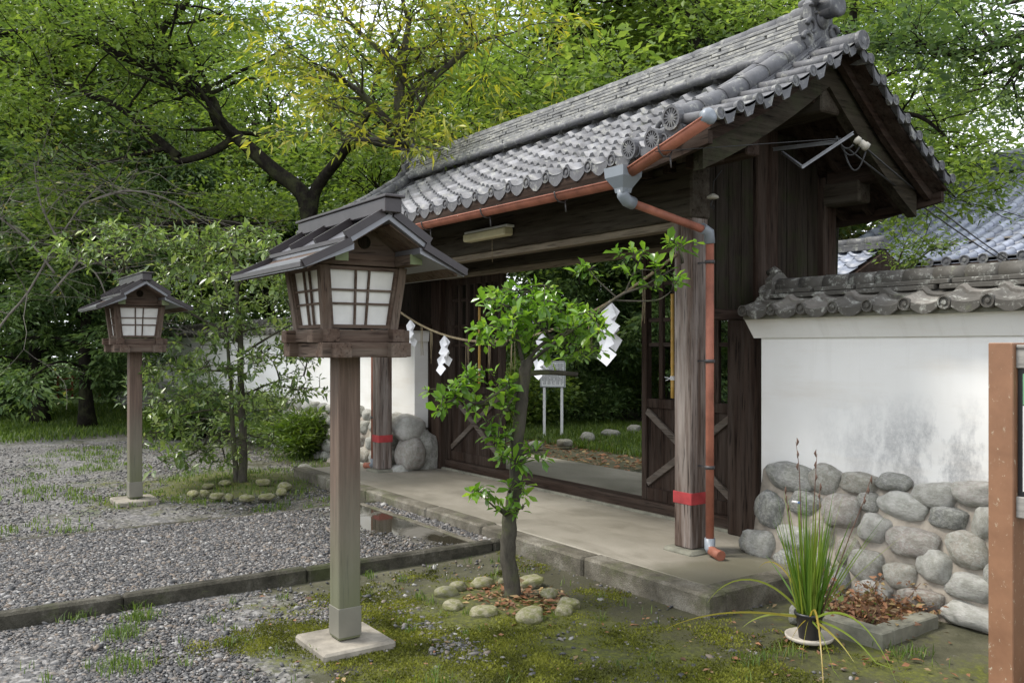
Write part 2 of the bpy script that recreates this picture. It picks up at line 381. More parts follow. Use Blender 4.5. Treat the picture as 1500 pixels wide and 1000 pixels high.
def bark_mat(name,a,b,moss=.4):
    s=NT(name); v=s.coord('Object',(6,6,2)); n=s.noise(v,3,8,.75,.5); c=s.ramp(n,[(.3,a),(.7,b)])
    m=s.noise(s.coord('Object'),4,6,.7); c=s.mix(s.math('MULTIPLY',s.ramp(m,[(.48,0),(.62,1)]),moss),c,(.10,.115,.045))
    return s.fin(c,.95,s.bump(n,.9,.015),.06)
bark=bark_mat('dark_bark',(.007,.006,.005),(.028,.024,.02),.25)
bark2=bark_mat('lichened_bark',(.035,.032,.026),(.10,.09,.072),.6)
twigm=plain('pale_twig',(.15,.135,.115),.85,.2,.3)
paper=plain('white_paper',(.78,.78,.80),.8,.2,.02,30,.02)
shoji=plain('lantern_paper_pane',(.70,.69,.655),.5,.35,.12,45,.05)
copper=plain('lantern_roof_metal',(.17,.172,.188),.3,.8,.25,30,.08,.2)
copperd=plain('lantern_roof_edge',(.040,.033,.034),.38,.5,.3,30,.1,.2)
pvc=plain('orange_gutter_plastic',(.29,.108,.068),.6,.3,.35,40,.15)
greyp=plain('grey_pvc',(.19,.21,.235),.4,.5,.08,20,.03)
iron=plain('dark_iron',(.05,.045,.045),.5,.5,.2)
steel=plain('galvanised_steel',(.17,.175,.185),.5,.5,.35,50,.2,.4)
ceram=plain('white_ceramic',(.33,.31,.26),.45,.4)
wire=plain('black_wire',(.02,.02,.02),.5,.3)
concr=plain('pale_concrete',(.25,.225,.185),.9,.2,.4,50,.6)
conc2=plain('mossy_concrete',(.17,.165,.13),.9,.2,.35,60,.5)
redt=plain('red_tape',(.33,.04,.042),.6,.3,.3,60,.3)
fluo=plain('lamp_cover',(.62,.56,.36),.5,.4,.08)
straw=plain('straw_rope',(.26,.21,.13),.9,.2,.3)
bamboo=plain('bamboo_pole',(.50,.30,.07),.45,.4,.2,10)
whitep=plain('white_paint',(.72,.72,.71),.5,.4,.06)
ink=plain('black_ink',(.045,.05,.055),.6,.2)
brownm=None
def rust_mat():
    s=NT('brown_painted_steel'); v=s.coord('Object'); n=s.noise(v,6,6,.6)
    c=s.ramp(n,[(.3,(.19,.095,.052)),(.7,(.27,.14,.078))]); f=s.noise(s.coord('Object',(1,1,.6)),34,6,.75)
    c=s.mix(s.ramp(f,[(.60,0),(.66,.8)]),c,(.50,.46,.34)); return s.fin(c,.5,s.bump(f,.2,.003),.4)
brownm=rust_mat()
weath=wood('weathered_grey_wood',(.20,.19,.175),(.36,.34,.31),'x')
greenp=plain('green_panel',(.16,.36,.20),.5,.4); blackpl=plain('black_plastic',(.018,.018,.02),.4,.5)
redwood=plain('red_paint',(.20,.03,.025),.6,.3,.2)
verd=plain('verdigris',(.16,.19,.10),.7,.2,.3)
zinc=plain('zinc_shoe',(.19,.18,.145),.6,.4,.2,20,.1,.2)
litter=plain('leaf_litter',(.085,.05,.035),.95,.1,.5,70,.8)

# ------------------------------------------------------------------ leaves & branches
def frames(u,up_rand,rg):
    """u (n,3) directions; returns side and normal with random roll about an upward normal"""
    n=len(u); up=np.tile(np.array([[0,0,1.]]),(n,1))+rg.normal(0,up_rand,(n,3))
    side=np.cross(u,up); side/=np.linalg.norm(side,axis=1,keepdims=True)+1e-9
    nor=np.cross(side,u); return side,nor
def leaf_mesh(name,p,u,size,mat,parent=None,aspect=.5,up_rand=.5,seed=0,six=False,rv=None):
    rg=np.random.default_rng(seed); n=len(p)
    u=u/(np.linalg.norm(u,axis=1,keepdims=True)+1e-9); side,nor=frames(u,up_rand,rg)
    L=(np.asarray(size)*np.clip(rg.lognormal(-.08,.32,n),.4,1.7))[:,None]; W=L*aspect*.5*rg.uniform(.75,1.2,n)[:,None]
    if rv is None: rv=rg.random(n)
    if not six:
        V=np.stack([p,p+u*L*.45+side*W+nor*L*.06,p+u*L-nor*L*.08,p+u*L*.45-side*W+nor*L*.06],1).reshape(-1,3)
        b=np.arange(n)[:,None]*4; Fc=np.concatenate([b+[0,1,2],b+[0,2,3]],1).reshape(-1,3)
        return npmesh(name,V,Fc,3,mat,parent,np.repeat(rv,2))
    V=np.stack([p,p+u*L*.30+side*W*.62+nor*L*.05,p+u*L*.68+side*W*1.0+nor*L*.05,p+u*L-nor*L*.10,
                p+u*L*.68-side*W*1.0+nor*L*.05,p+u*L*.30-side*W*.62+nor*L*.05,p+u*L*.45-nor*L*.02],1).reshape(-1,3)
    b=np.arange(n)[:,None]*7
    Fc=np.concatenate([b+[0,1,6],b+[1,2,6],b+[2,3,6],b+[3,4,6],b+[4,5,6],b+[5,0,6]],1).reshape(-1,3)
    return npmesh(name,V,Fc,3,mat,parent,np.repeat(rv,6),smooth=True)
def grow(p,d,L,r,lev,mb,tips,rg,spread=.8,up=.15,steps=4,kids=3,minr=.004,seg=5,shrink=.66):
    """recursive branch; collects tips (point, direction)"""
    pts=[p.copy()]; rad=[r]; q=p.copy(); dd=d.normalized()
    for i in range(steps):
        dd=(dd+Vector((rg.gauss(0,.16),rg.gauss(0,.16),rg.gauss(0,.12)+up*.25))).normalized()
        q=q+dd*(L/steps); pts.append(q.copy()); rad.append(max(minr,r*(1-.55*(i+1)/steps)))
    mb.tube(pts,rad,seg,cap=False)
    if lev<=0:
        for a in pts[1:]: tips.append((a,dd.copy()))
        return
    for k in range(kids):
        f=rg.uniform(.35,1.0) if k else 1.0
        i=min(steps,max(1,int(round(f*steps)))); 
        nd=(dd+Vector((rg.gauss(0,spread),rg.gauss(0,spread),rg.gauss(0,spread*.55)+up))).normalized()
        grow(pts[i],nd,L*rg.uniform(shrink*.8,shrink*1.15),max(minr,rad[i]*.66),lev-1,mb,tips,rg,spread,up,steps,kids,minr,max(4,seg-1),shrink)
def cluster(tips,per,rad,seed,flat=.6,outward=None,droop=.1):
    rg=np.random.default_rng(seed)
    T=np.array([tuple(t[0]) for t in tips]); D=np.array([tuple(t[1]) for t in tips])
    n=len(T)*per; c=np.repeat(T,per,0); dd=np.repeat(D,per,0)
    off=rg.normal(0,1,(n,3)); off/=np.linalg.norm(off,axis=1,keepdims=True); rr=rad*rg.random((n,1))**.5
    off=off*rr; off[:,2]*=flat
    p=c+off; u=off/(rad+1e-6)*1.2+dd*.5+rg.normal(0,.5,(n,3)); u[:,2]=u[:,2]*.6-droop
    # tone varies clump by clump as well as leaf by leaf
    cl=rg.random(len(T)); rv=np.clip(np.repeat(cl,per)*.6+rg.random(n)*.4,0,1)
    return p,u,rv
def tree(name,label,cat,base,paths,leafm,barkm,per=10,crad=.35,leafsize=.09,lev=2,kids=3,L=1.4,spread=.8,up=.12,
         aspect=.5,seed=1,group=None,six=False,spawn=3,flat=.6,minr=.006,droop=.1,start=.35,shrink=.66,leaf_name='crown'):
    """paths: list of (points, r0, r1); the first is the trunk. Branches grow from the later half of each path."""
    rg=random.Random(seed); e=empty(name,base,label,cat,group); mb=MB(); tips=[]; B=Vector(base)
    for pi,(pts,r0,r1) in enumerate(paths):
        pts=[Vector(p)-B for p in pts]; sm=[]
        for i in range(len(pts)-1):
            p0=pts[max(i-1,0)];p1=pts[i];p2=pts[i+1];p3=pts[min(i+2,len(pts)-1)]
            for k in range(4):
                t=k/4; sm.append(.5*((2*p1)+(-p0+p2)*t+(2*p0-5*p1+4*p2-p3)*t*t+(-p0+3*p1-3*p2+p3)*t**3))
        sm.append(pts[-1]); k=len(sm)
        rad=[r0+(r1-r0)*i/(k-1) for i in range(k)]
        if pi==0: rad[0]*=1.5; rad[1]*=1.2
        mb.tube(sm,rad,9,cap=True)
        for i in range(int(k*start),k):
            for _ in range(spawn if i<k-1 else spawn+1):
                if i<k-1 and rg.random()<.45: continue
                t=(sm[min(i+1,k-1)]-sm[max(i-1,0)]).normalized()
                nd=(t*.5+Vector((rg.gauss(0,spread),rg.gauss(0,spread),rg.gauss(0,spread*.5)+up))).normalized()
                grow(sm[i],nd,L*rg.uniform(.6,1.1),max(minr,rad[i]*.5),lev-1,mb,tips,rg,spread,up,4,kids,minr,5,shrink)
    mb.build('trunk',barkm,e,fix=False)
    if per>0:
        p,u,rv=cluster(tips,per,crad,seed+5,flat,droop=droop)
        leaf_mesh(leaf_name,p,u,leafsize,leafm,e,aspect,.55,seed+9,six,rv)
    return e
# ================================================================== SETTING
def make_ground():
    def axis(a,b,f0,f1,fine,far):
        l=list(np.arange(f0,f1,fine)); x=f0; st=fine
        lo=[]; 
        while x>a: st=min(far,st*1.25); x-=st; lo.append(x)
        x=l[-1]; st=fine; hi=[]
        while x<b: st=min(far,st*1.25); x+=st; hi.append(x)
        return np.array(lo[::-1]+l+hi)
    xs=axis(-150,150,-11,-1,.06,9); ys=axis(-150,150,-.5,5,.06,9)
    X,Y=np.meshgrid(xs,ys,indexing='ij'); nx,ny=X.shape
    Z=np.zeros_like(X)
    for i in range(nx):
        for j in range(ny):
            x=X[i,j];y=Y[i,j]
            Z[i,j]=.016*noise.noise(Vector((x*1.3,y*1.3,0)))+.008*noise.noise(Vector((x*5,y*5,3)))-.012
            d=((x+4.62)**2+(y-3.2)**2)**.5
            if d<.8: Z[i,j]+=.03*(1-d/.8)
            d=((x+10.4)**2+(y-3.33)**2)**.5
            if d<1.1: Z[i,j]+=.06*(1-d/1.1)
    idx=np.arange(nx*ny).reshape(nx,ny)
    Fc=np.stack([idx[:-1,:-1],idx[1:,:-1],idx[1:,1:],idx[:-1,1:]],-1).reshape(-1,4)
    o=npmesh('ground',np.stack([X,Y,Z],-1).reshape(-1,3),Fc,4,groundm,smooth=True); tag(o,kind='structure')
make_ground()
# raised approach path and gate apron
m=MB(); m.b2(-8.0,-5.86,-2.5,3.70,-.10,.055); tag(m.build('path',pathm),kind='structure')
m=MB(); m.b2(-8.3,-5.7,7.3,30,-.10,.02); tag(m.build('garden_path',pathm),kind='structure')
m=MB(); m.b2(-10.25,-3.80,4.10,7.15,-.12,.122,.008); tag(m.build('gate_floor',floorm),kind='structure')
def kerb_run(name,x0,x1,y0,y1,z1,step,axis,seed,j=.004,bev=.012,km=None):
    rg=random.Random(seed); m=MB(); a=(x0 if axis=='x' else y0); e=(x1 if axis=='x' else y1)
    while a<e-.02:
        L=min(step*rg.uniform(.8,1.25),e-a)
        dz=rg.uniform(-j,j); dw=rg.uniform(-j,j)
        if axis=='x': m.b2(a+.002,a+L-.003,y0+dw,y1+dw,-.15,z1+dz,bev)
        else: m.b2(x0+dw,x1+dw,a+.002,a+L-.003,-.15,z1+dz,bev)
        a+=L
    tag(m.build(name,km or kerb),kind='structure')
kerb_run('apron_kerb',-10.35,-3.63,3.93,4.10,.128,1.15,'x',1,.007,.016)
kerb_run('apron_kerb',-3.80,-3.63,4.10,5.02,.126,1.0,'y',2)
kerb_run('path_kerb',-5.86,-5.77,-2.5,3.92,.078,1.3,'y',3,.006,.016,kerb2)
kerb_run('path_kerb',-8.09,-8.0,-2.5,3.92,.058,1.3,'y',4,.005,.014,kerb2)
kerb_run('path_edging',-8.0,-5.86,3.70,3.755,.062,.9,'x',5,.003,.006)
m=MB(); m.b2(-8.0,-5.86,3.755,3.93,-.1,.04); tag(m.build('gravel_strip',pathm),kind='structure')

# pebbles -----------------------------------------------------------
def pebbles(name,label,pts,size,seed):
    rg=np.random.default_rng(seed); n=len(pts)
    t=(1+5**.5)/2
    V0=np.array([(-1,t,0),(1,t,0),(-1,-t,0),(1,-t,0),(0,-1,t),(0,1,t),(0,-1,-t),(0,1,-t),(t,0,-1),(t,0,1),(-t,0,-1),(-t,0,1)],float)/1.9
    F0=np.array([(0,11,5),(0,5,1),(0,1,7),(0,7,10),(0,10,11),(1,5,9),(5,11,4),(11,10,2),(10,7,6),(7,1,8),(3,9,4),(3,4,2),(3,2,6),(3,6,8),(3,8,9),(4,9,5),(2,4,11),(6,2,10),(8,6,7),(9,8,1)])
    s=size*rg.lognormal(0,.38,n); sc3=np.stack([s*rg.uniform(.8,1.5,n),s*rg.uniform(.7,1.0,n),s*rg.uniform(.4,.75,n)],1)
    a=rg.uniform(0,2*PI,n); ca,sa=np.cos(a),np.sin(a)
    til=rg.normal(0,.25,(n,2))
    V=V0[None]*sc3[:,None]*(1+rg.normal(0,.07,(n,12,1)))
    x=V[...,0]*ca[:,None]-V[...,1]*sa[:,None]; y=V[...,0]*sa[:,None]+V[...,1]*ca[:,None]
    z=V[...,2]+x*til[:,:1]+y*til[:,1:]
    V=np.stack([x,y,z],-1)+pts[:,None]; V[...,2]+=sc3[:,2][:,None]*.25
    Fc=(F0[None]+np.arange(n)[:,None,None]*12).reshape(-1,3)
    o=npmesh(name,V.reshape(-1,3),Fc,3,pebm,None,np.repeat(rg.random(n)**1.2,20),smooth=True)
    return tag(o,label,'gravel',kind='stuff')
rg=np.random.default_rng(3)
n=62000; q=np.stack([rg.uniform(-7.99,-5.87,n),3.68-5.4*rg.random(n)**.8,np.full(n,.057)],1)
keep=np.array([ (noise.noise(Vector((x*1.6,y*1.1,1)))*.5+ (3.05-y)*1.6 + rg.random()*.7)>.12 for x,y,z in q]); q=q[keep]
pebbles('path_gravel','grey river gravel covering the approach path to the gate',q,.0080,1)
n=2200; q=np.stack([rg.uniform(-7.99,-5.87,n),rg.uniform(3.76,3.925,n),np.full(n,.043)],1)
pebbles('strip_gravel','narrow strip of grey gravel along the apron kerb',q,.011,2)
n=36000; q=np.stack([rg.uniform(-5.75,-3.5,n),rg.uniform(-.4,2.6,n),np.full(n,-.012)],1)
keep=np.array([ (noise.noise(Vector((x*1.5,y*1.5,5)))*1.7+1.1-((x+5.1)/1.35)**2*.6-max(0,(y-.9)/1.0)+rg.random()*.5)>.45 for x,y,z in q]); q=q[keep]
pebbles('forecourt_gravel','loose grey gravel in the lower left beside the path kerb',q,.0078,3)
n=1500; s_=rg.random(n); q=np.stack([-5.15+1.35*s_+rg.normal(0,.10,n),2.62-.22*s_+rg.normal(0,.07,n),np.full(n,-.008)],1)
q2=np.stack([rg.uniform(-5.7,-2.2,2600),rg.uniform(1.2,4.9,2600),np.full(2600,-.01)],1)
pebbles('scattered_pebbles','scattered small pebbles on the mossy ground near the young tree',np.concatenate([q,q2[(q2[:,0]<-3.6)|(q2[:,1]<3.9)]]),.009,4)
n=30000; q=np.stack([-8.1-8*rg.random(n)**1.5,rg.uniform(-2.0,4.6,n),np.full(n,-.008)],1)
keep=np.array([noise.noise(Vector((x*.8,y*.8,9)))+rg.random()*.6>.12 for x,y,z in q]); q=q[keep]
pebbles('yard_gravel','worn grey gravel of the yard left of the path',q,.0085,5)

# stones -------------------------------------------------------------
import bmesh
def stone_mesh(seed,sub=3,amp=.165,flat=1.0):
    bm=bmesh.new(); bmesh.ops.create_icosphere(bm,subdivisions=sub,radius=1)
    for v in bm.verts:
        c=v.co.copy(); k=1+amp*noise.noise(c*1.15+Vector((seed*3.7,seed*1.3,0)))*1.6+amp*.30*noise.noise(c*3+Vector((seed,0,7)))+.03*noise.noise(c*7)
        # superellipsoid: a little boxy
        e=.82; w=Vector([math.copysign(abs(a)**e,a) for a in c]); v.co=w*k*.93
    me=bpy.data.meshes.new('stone'); bm.to_mesh(me); bm.free()
    me.polygons.foreach_set('use_smooth',[True]*len(me.polygons)); return me
SM=[stone_mesh(i) for i in range(9)]
def put_stone(name,loc,sz,rz,mat,parent=None,seed=0,tilt=0.0):
    me=SM[seed%9]
    if not me.materials: me.materials.append(mat)
    o=bpy.data.objects.new(name,me); col.objects.link(o)
    o.location=loc; o.scale=sz; o.rotation_euler=(tilt,rnd.uniform(-.12,.12),rz)
    o.material_slots[0].link='OBJECT'; o.material_slots[0].material=mat
    if parent is not None: o.parent=parent
    return o

# ================================================================== TILE ROOF TOOLS
PIT=.25
def prof(p):
    """height of an S-shaped pantile across its width, p in 0..1"""
    h=0.
    if p<.34: h=.048*math.sin(PI*p/.34)**.8
    else: h=-.014*math.sin(PI*(p-.34)/.66)
    return h
def tile_field(name,mat,parent,x0,x1,S,rows,dirx=1,hump=1.0,lift=.026,phase=0.0,endfun=None,seed=0):
    """S(u)->(Y,Z) with u=0 at eave, 1 at top. endfun(x,u) extra height. Each tile gets its own tone."""
    rg=np.random.default_rng(seed); sub=9; nt=int(round((x1-x0)/PIT)); xs=[];hs=[];ti=[]
    for i in range(nt):
        for k in range(sub):
            xs.append(x0+(i+k/sub)*PIT); hs.append(hump*prof((k/sub+phase)%1)); ti.append(i)
    xs.append(x0+nt*PIT); hs.append(prof(phase%1)); nx=len(xs)
    V=[];Fc=[];A=[]
    for r in range(rows):
        u0=r/rows; u1=min(1,(r+1.12)/rows); tone=rg.random(nt+1); jit=rg.normal(0,.0022,nt+1)
        b=len(V)
        for (u,lf) in ((u0+.012,-.004),(u0,lift),(u1,.002)):
            y,z=S(u)
            y2,z2=S(min(1,u+.02)); dy,dz=y2-y,z2-z
            for i,x in enumerate(xs):
                t=ti[min(i,nx-2)]
                e=endfun(x,u) if endfun else 0
                V.append((x,y,z+hs[i]+lf+e+(jit[t] if lf>0 else 0)))
        for i in range(nx-1):
            Fc.append((b+i,b+i+1,b+nx+i+1,b+nx+i)); A.append(tone[ti[i]])
            Fc.append((b+nx+i,b+nx+i+1,b+2*nx+i+1,b+2*nx+i)); A.append(tone[ti[i]])
    o=npmesh(name,np.array(V),np.array(Fc),4,mat,parent,A,smooth=False)
    # smooth the top surface only
    fl=np.zeros(len(Fc),bool); fl[1::2]=True; o.data.polygons.foreach_set('use_smooth',fl)
    return o
def disc(m,c,axis,r,th=.03,spokes=0):
    """round end tile with raised rim and an inner boss"""
    m.lathe(c,[(r,-th),(r,0),(r*.8,.0),(r*.76,-.012),(r*.42,-.012),(r*.36,-.003),(r*.1,-.001)],axis,18,False)
    if spokes:
        ax=Vector(axis).normalized(); x=ax.orthogonal().normalized(); y=ax.cross(x)
        for k in range(spokes):
            a=2*PI*k/spokes; d=x*math.cos(a)+y*math.sin(a)
            m.bar(Vector(c)+d*r*.34-ax*.008,Vector(c)+d*r*.76-ax*.008,r*.10,.010,ax)
def eave_tiles(name,mat,parent,x0,x1,y,zf,sgn,phase=0.0,r=.043,drop=.055,zoff=0.):
    """row of hanging eave tiles with little round medallions; sgn=-1 faces -Y"""
    m=MB(); nt=int(round((x1-x0)/PIT))
    for i in range(nt):
        xa=x0+(i-phase)*PIT; cx=xa+.17*PIT; z=zf(cx)+.004
        if x0-.02<cx<x1+.02: disc(m,(cx,y+sgn*.012,z+.012),(0,sgn,0),r,.05)
        a=xa+.34*PIT; b=xa+PIT; k=7; up=[];lo=[]
        for j in range(k+1):
            p=j/k; x=a+(b-a)*p; h=prof(.34+.66*p)+zf(x)+.02
            up.append((x,h)); lo.append((x,h-.02-drop*(.35+.65*math.sin(PI*p))*1.0))
        if a<x0-.02: continue
        m.prism(up+lo[::-1],'y',y+sgn*.008,y-sgn*.012)
    return m.build(name,mat,parent)
def flute(m,pts,r,n=12,seg=.24):
    """a run of overlapping round ridge tiles along a polyline"""
    pts=[Vector(p) for p in pts]; L=[0]
    for i in range(1,len(pts)): L.append(L[-1]+(pts[i]-pts[i-1]).length)
    def at(s):
        for i in range(1,len(pts)):
            if s<=L[i] or i==len(pts)-1:
                t=(s-L[i-1])/(L[i]-L[i-1]); return pts[i-1].lerp(pts[i],t)
    k=max(1,int(round(L[-1]/seg))); st=L[-1]/k
    for i in range(k):
        a=i*st;b=min(L[-1],(i+1)*st+.012)
        m.tube([at(a),at((a+b)/2),at(b)],[r*1.05,r,r*.97],n,True)
    return m

# ================================================================== THE GATE
gate=empty('shrine_gate',(-7.03,5.45,0.12),'weathered dark timber gate with a grey tiled roof over the wide doorway','gate')
GB=Vector((-7.03,5.45,0.12))
class GM(MB):
    """mesh in world coordinates, stored relative to its thing's base"""
    base=GB
    def build(s,name,mat,parent=None,fix=True):
        p=s.base; s.v=[(v[0]-p[0],v[1]-p[1],v[2]-p[2]) for v in s.v]
        return MB.build(s,name,mat,parent,fix)
class BM(GM): pass
def gm(base=GB):
    g=GM(); g.base=base; return g
XL,XR=-9.52,-4.52; YF,YM,YB=4.72,5.5,6.25
# posts
for x in (XL,XR):
    g=gm(); g.b2(x-.088,x+.088,YF-.088,YF+.088,.15,2.98,.012); p=g.build('front_post',pz,gate)
    g=gm(); zt=.47; g.b2(x-.091,x+.091,YF-.091,YF+.091,zt,zt+.085,.001); tag(g.build('tape_band',redt,p),'red tape wrapped round the post')
    g=gm(); g.b2(x-.15,x+.15,YF-.15,YF+.15,.10,.152,.02); g.build('post_base',conc2,p)
    g=gm(); g.b2(x-.085,x+.085,YB-.085,YB+.085,.12,2.98,.012); g.build('rear_post',wz,gate)
for s in (-1,1):
    x=-7.02+s*2.41
    g=gm(); g.b2(x-.15,x+.15,YM-.13,YM+.13,.12,3.5,.012); g.build('main_post',wz,gate)
# threshold
g=gm(); g.b2(-9.27,-4.77,5.43,5.60,.12,.235,.012); g.build('threshold',wx,gate)
g=gm(); g.b2(-9.3,-4.72,5.395,5.43,.12,.145,.003); g.build('threshold_sill',conc2,gate)
# beams
g=gm(); g.b2(-9.62,-4.42,YF-.10,YF+.10,2.52,2.93,.015); g.build('front_beam',fx,gate)
g=gm(); g.b2(-9.43,-4.61,YF-.055,YF+.055,2.462,2.52,.004); g.build('beam_batten',lip,gate)
g=gm(); g.b2(-9.9,-4.12,YB-.08,YB+.08,2.74,2.92,.015); g.build('rear_beam',fx,gate)
g=gm(); g.b2(-9.28,-4.76,YM-.10,YM+.10,2.47,2.86,.012); g.build('main_beam',fx,gate)
g=gm(); g.b2(-9.28,-4.76,YM-.06,YM+.04,2.418,2.47,.004); g.build('beam_batten',lip,gate)
g=gm(); g.b2(-10.15,-3.9,YM-.11,YM+.11,3.28,3.5,.012); g.build('ridge_beam',fx,gate)
g=gm(); g.b2(-9.28,-4.76,YM-.03,YM+.03,2.86,3.28); g.build('transom_boards',wx,gate)
for x in (XL,XR):
    for y0,y1 in ((YF+.10,YM-.13),(YM+.13,YB-.09)):
        xi=x+.05*(1 if x==XL else -1); g=gm(); g.b2(xi-.03,xi+.03,y0,y1,2.55,2.75,.01); g.build('tie_beam',wy,gate)
# small brackets above the front beam
for i in range(26):
    x=-9.9+i*.23
    g=gm(); g.b2(x-.04,x+.04,YF-.16,YF-.10,2.86,2.95,.004); g.build('bracket_block',wy,gate)
# side walls of vertical boards, upper half only
for sx,x in ((-1,-9.50),(1,-4.50)):
    for (y0,y1) in ((YF+.09,YM-.13),(YM+.13,YB-.09)):
        g=gm(); k=int((y1-y0)/.115); w=(y1-y0)/k
        for i in range(k): 
            j=rnd.uniform(-.004,.004); g.b2(x-.012+j,x+.012+j,y0+i*w+.003,y0+(i+1)*w-.003,1.88,3.02+(0.25 if abs(y0+(i+.5)*w-YM)<.35 else 0.1),.003)
        g.build('side_boards',side_w,gate)
        g=gm(); g.b2(x-.045,x+.045,y0,y1,1.80,1.88,.006); g.build('side_rail',wy,gate)
    # lower rear half is boarded down to the floor
    g=gm(); y0,y1=YM+.13,YB-.09
    for i in range(5): g.b2(x-.014,x+.014,y0+i*(y1-y0)/5+.003,y0+(i+1)*(y1-y0)/5-.003,.14,1.8,.003)
    g.build('side_boards',wz,gate)
# fixed lattice panels either side of the opening, and door leaves folded back inside
def panel(x0,x1,y,par=gate,name='lattice_panel',inv=False):
    z0,z1=.235,2.418
    g=gm(); st=.065
    g.b2(x0,x0+st,y-.035,y+.035,z0,z1,.005); g.b2(x1-st,x1,y-.035,y+.035,z0,z1,.005)
    g.b2(x0+st,x1-st,y-.03,y+.03,z0,z0+.11,.004); g.b2(x0+st,x1-st,y-.03,y+.03,1.06,1.14,.004); g.b2(x0+st,x1-st,y-.03,y+.03,z1-.08,z1,.004)
    f=g.build(name,wz,par)
    g=gm(); k=6; w=(x1-x0-2*st)/k
    for i in range(k): g.b2(x0+st+i*w+.002,x0+st+(i+1)*w-.002,y-.008,y+.008,z0+.11,1.06)
    g.build('panel_boards',wz,f)
    for a,b in (((x0+st,z0+.15),(x1-st,1.03)),((x0+st,1.03),(x1-st,z0+.15))):
        g=gm(); o=.001 if a[1]<b[1] else -.001
        g.bar((a[0],y-.022+o*3,a[1]),(b[0],y-.022+o*3,b[1]),.026+o,.06,(0,0,1),.003); g.build('cross_brace',brace_w,f)
    k=6; w=(x1-x0-2*st)/k
    for i in range(1,k):
        xx=x0+st+i*w; g=gm(); g.b2(xx-.024,xx+.024,y-.018,y+.018,1.14,z1-.08,.003); g.build('lattice_bar',wz,f)
    for z in (1.62,1.84,2.16):
        g=gm(); g.b2(x0+st,x1-st,y-.010,y+.012,z-.018,z+.018,.002); g.build('lattice_rail',wx,f)
    return f
panel(-5.86,-4.76,5.52); panel(-9.28,-8.12,5.52)
# ---- roof
RX0,RX1=-10.41,-3.66; YE0,YE1=4.02,6.66; YR=5.44
def up_end(x,u=0):
    e=0
    for xe in (RX0,RX1):
        d=max(0,1-abs(x-xe)/1.15); e+=.11*d*d*(1-.75*u)
    return e
def zc(u): return 2.865+.87*(.74*u+.26*u*u)
def SF(u): return (YE0+(YR-YE0)*u, zc(u))
def SB(u): return (YE1+(YR-YE1)*u, zc(u)-.11*(1-u))
def rel(S): return lambda u:(S(u)[0]-GB[1],S(u)[1]-GB[2])
# timber deck under the tiles
def deck(m,S,y_sign,off0,off1,x0,x1,n=8,nx=28):
    vs=[];top=[]
    for o in (off0,off1):
        for i in range(n+1):
            y,z=S(i/n)
            for j in range(nx+1):
                x=x0+(x1-x0)*j/nx; vs.append((x,y,z+o+up_end(x,i/n)))
    k=(n+1)*(nx+1); W=nx+1; fs=[]
    for b in (0,k):
        for i in range(n):
            for j in range(nx): fs.append((b+i*W+j,b+i*W+j+1,b+(i+1)*W+j+1,b+(i+1)*W+j))
    for j in range(nx): fs.append((j,j+1,k+j+1,k+j)); a=n*W; fs.append((a+j,a+j+1,k+a+j+1,k+a+j))
    for i in range(n): fs.append((i*W,(i+1)*W,k+(i+1)*W,k+i*W)); a=nx; fs.append((i*W+a,(i+1)*W+a,k+(i+1)*W+a,k+i*W+a))
    m.add(vs,fs)
g=gm(); deck(g,SF,1,-.05,-.022,RX0+.03,RX1-.03); deck(g,SB,1,-.05,-.022,RX0+.03,RX1-.03); roof=g.build('roof',wy,gate)
g=gm()
def zeave(x): return zc(0)+up_end(x)
# fascia under the eave tiles (follows the upturn)
for Y_,dz0 in ((YE0+.02,0),(YE1-.02,-.11)):
    n=28; vs=[]
    for j in range(n+1):
        x=RX0+.05+(RX1-RX0-.1)*j/n; z=zeave(x)+dz0
        for (dy,dz) in ((-.02,-.13),(.02,-.13),(.02,-.05),(-.02,-.05)): vs.append((x,Y_+dy,z+dz))
    fs=[]
    for j in range(n):
        for k in range(4): a=j*4+k;b=j*4+(k+1)%4; fs.append((a,b,b+4,a+4))
    fs+= [(0,1,2,3),(n*4,n*4+1,n*4+2,n*4+3)]; g.add(vs,fs)
g.build('fascia',wx,roof)
ph=.0
tx0=-10.13; tx1=tx0+PIT*25  # field between the verges
ef=lambda x,u: up_end(x+GB[0],u)
tile_field('front_tiles',tile,roof,tx0-GB[0],tx1-GB[0],rel(SF),12,endfun=ef,seed=1,lift=.032)
tile_field('rear_tiles',tile,roof,tx0-GB[0],tx1-GB[0],rel(SB),12,endfun=ef,seed=2,lift=.036)
class _Z: pass
def eave_gate(y,sgn,nm):
    m=MB(); 
    def zf(x): return zc(0)+up_end(x+GB[0])-GB[2]
    eave_tiles(nm,tile,roof,tx0-GB[0],tx1-GB[0],y-GB[1],(zf if sgn<0 else (lambda x: zf(x)-.11)),sgn)
eave_gate(YE0,-1,'eave_tiles'); eave_gate(YE1,1,'eave_tiles')
# rafters
for Sx,yn in ((SF,YF),(SB,YB)):
    for i in range(27):
        x=-10.25+i*.2475
        g=gm(); a=Sx(.03); b=Sx(.98); e0=up_end(x,.03); 
        mid=Sx(.5); em=up_end(x,.5)
        g.bar((x,a[0],a[1]-.085+e0),(x,mid[0],mid[1]-.085+em),.05,.065,(0,0,1)); g.bar((x,mid[0],mid[1]-.086+em),(x,b[0],b[1]-.086+up_end(x,1)),.05,.065,(0,0,1))
        g.build('rafter',wy,roof)
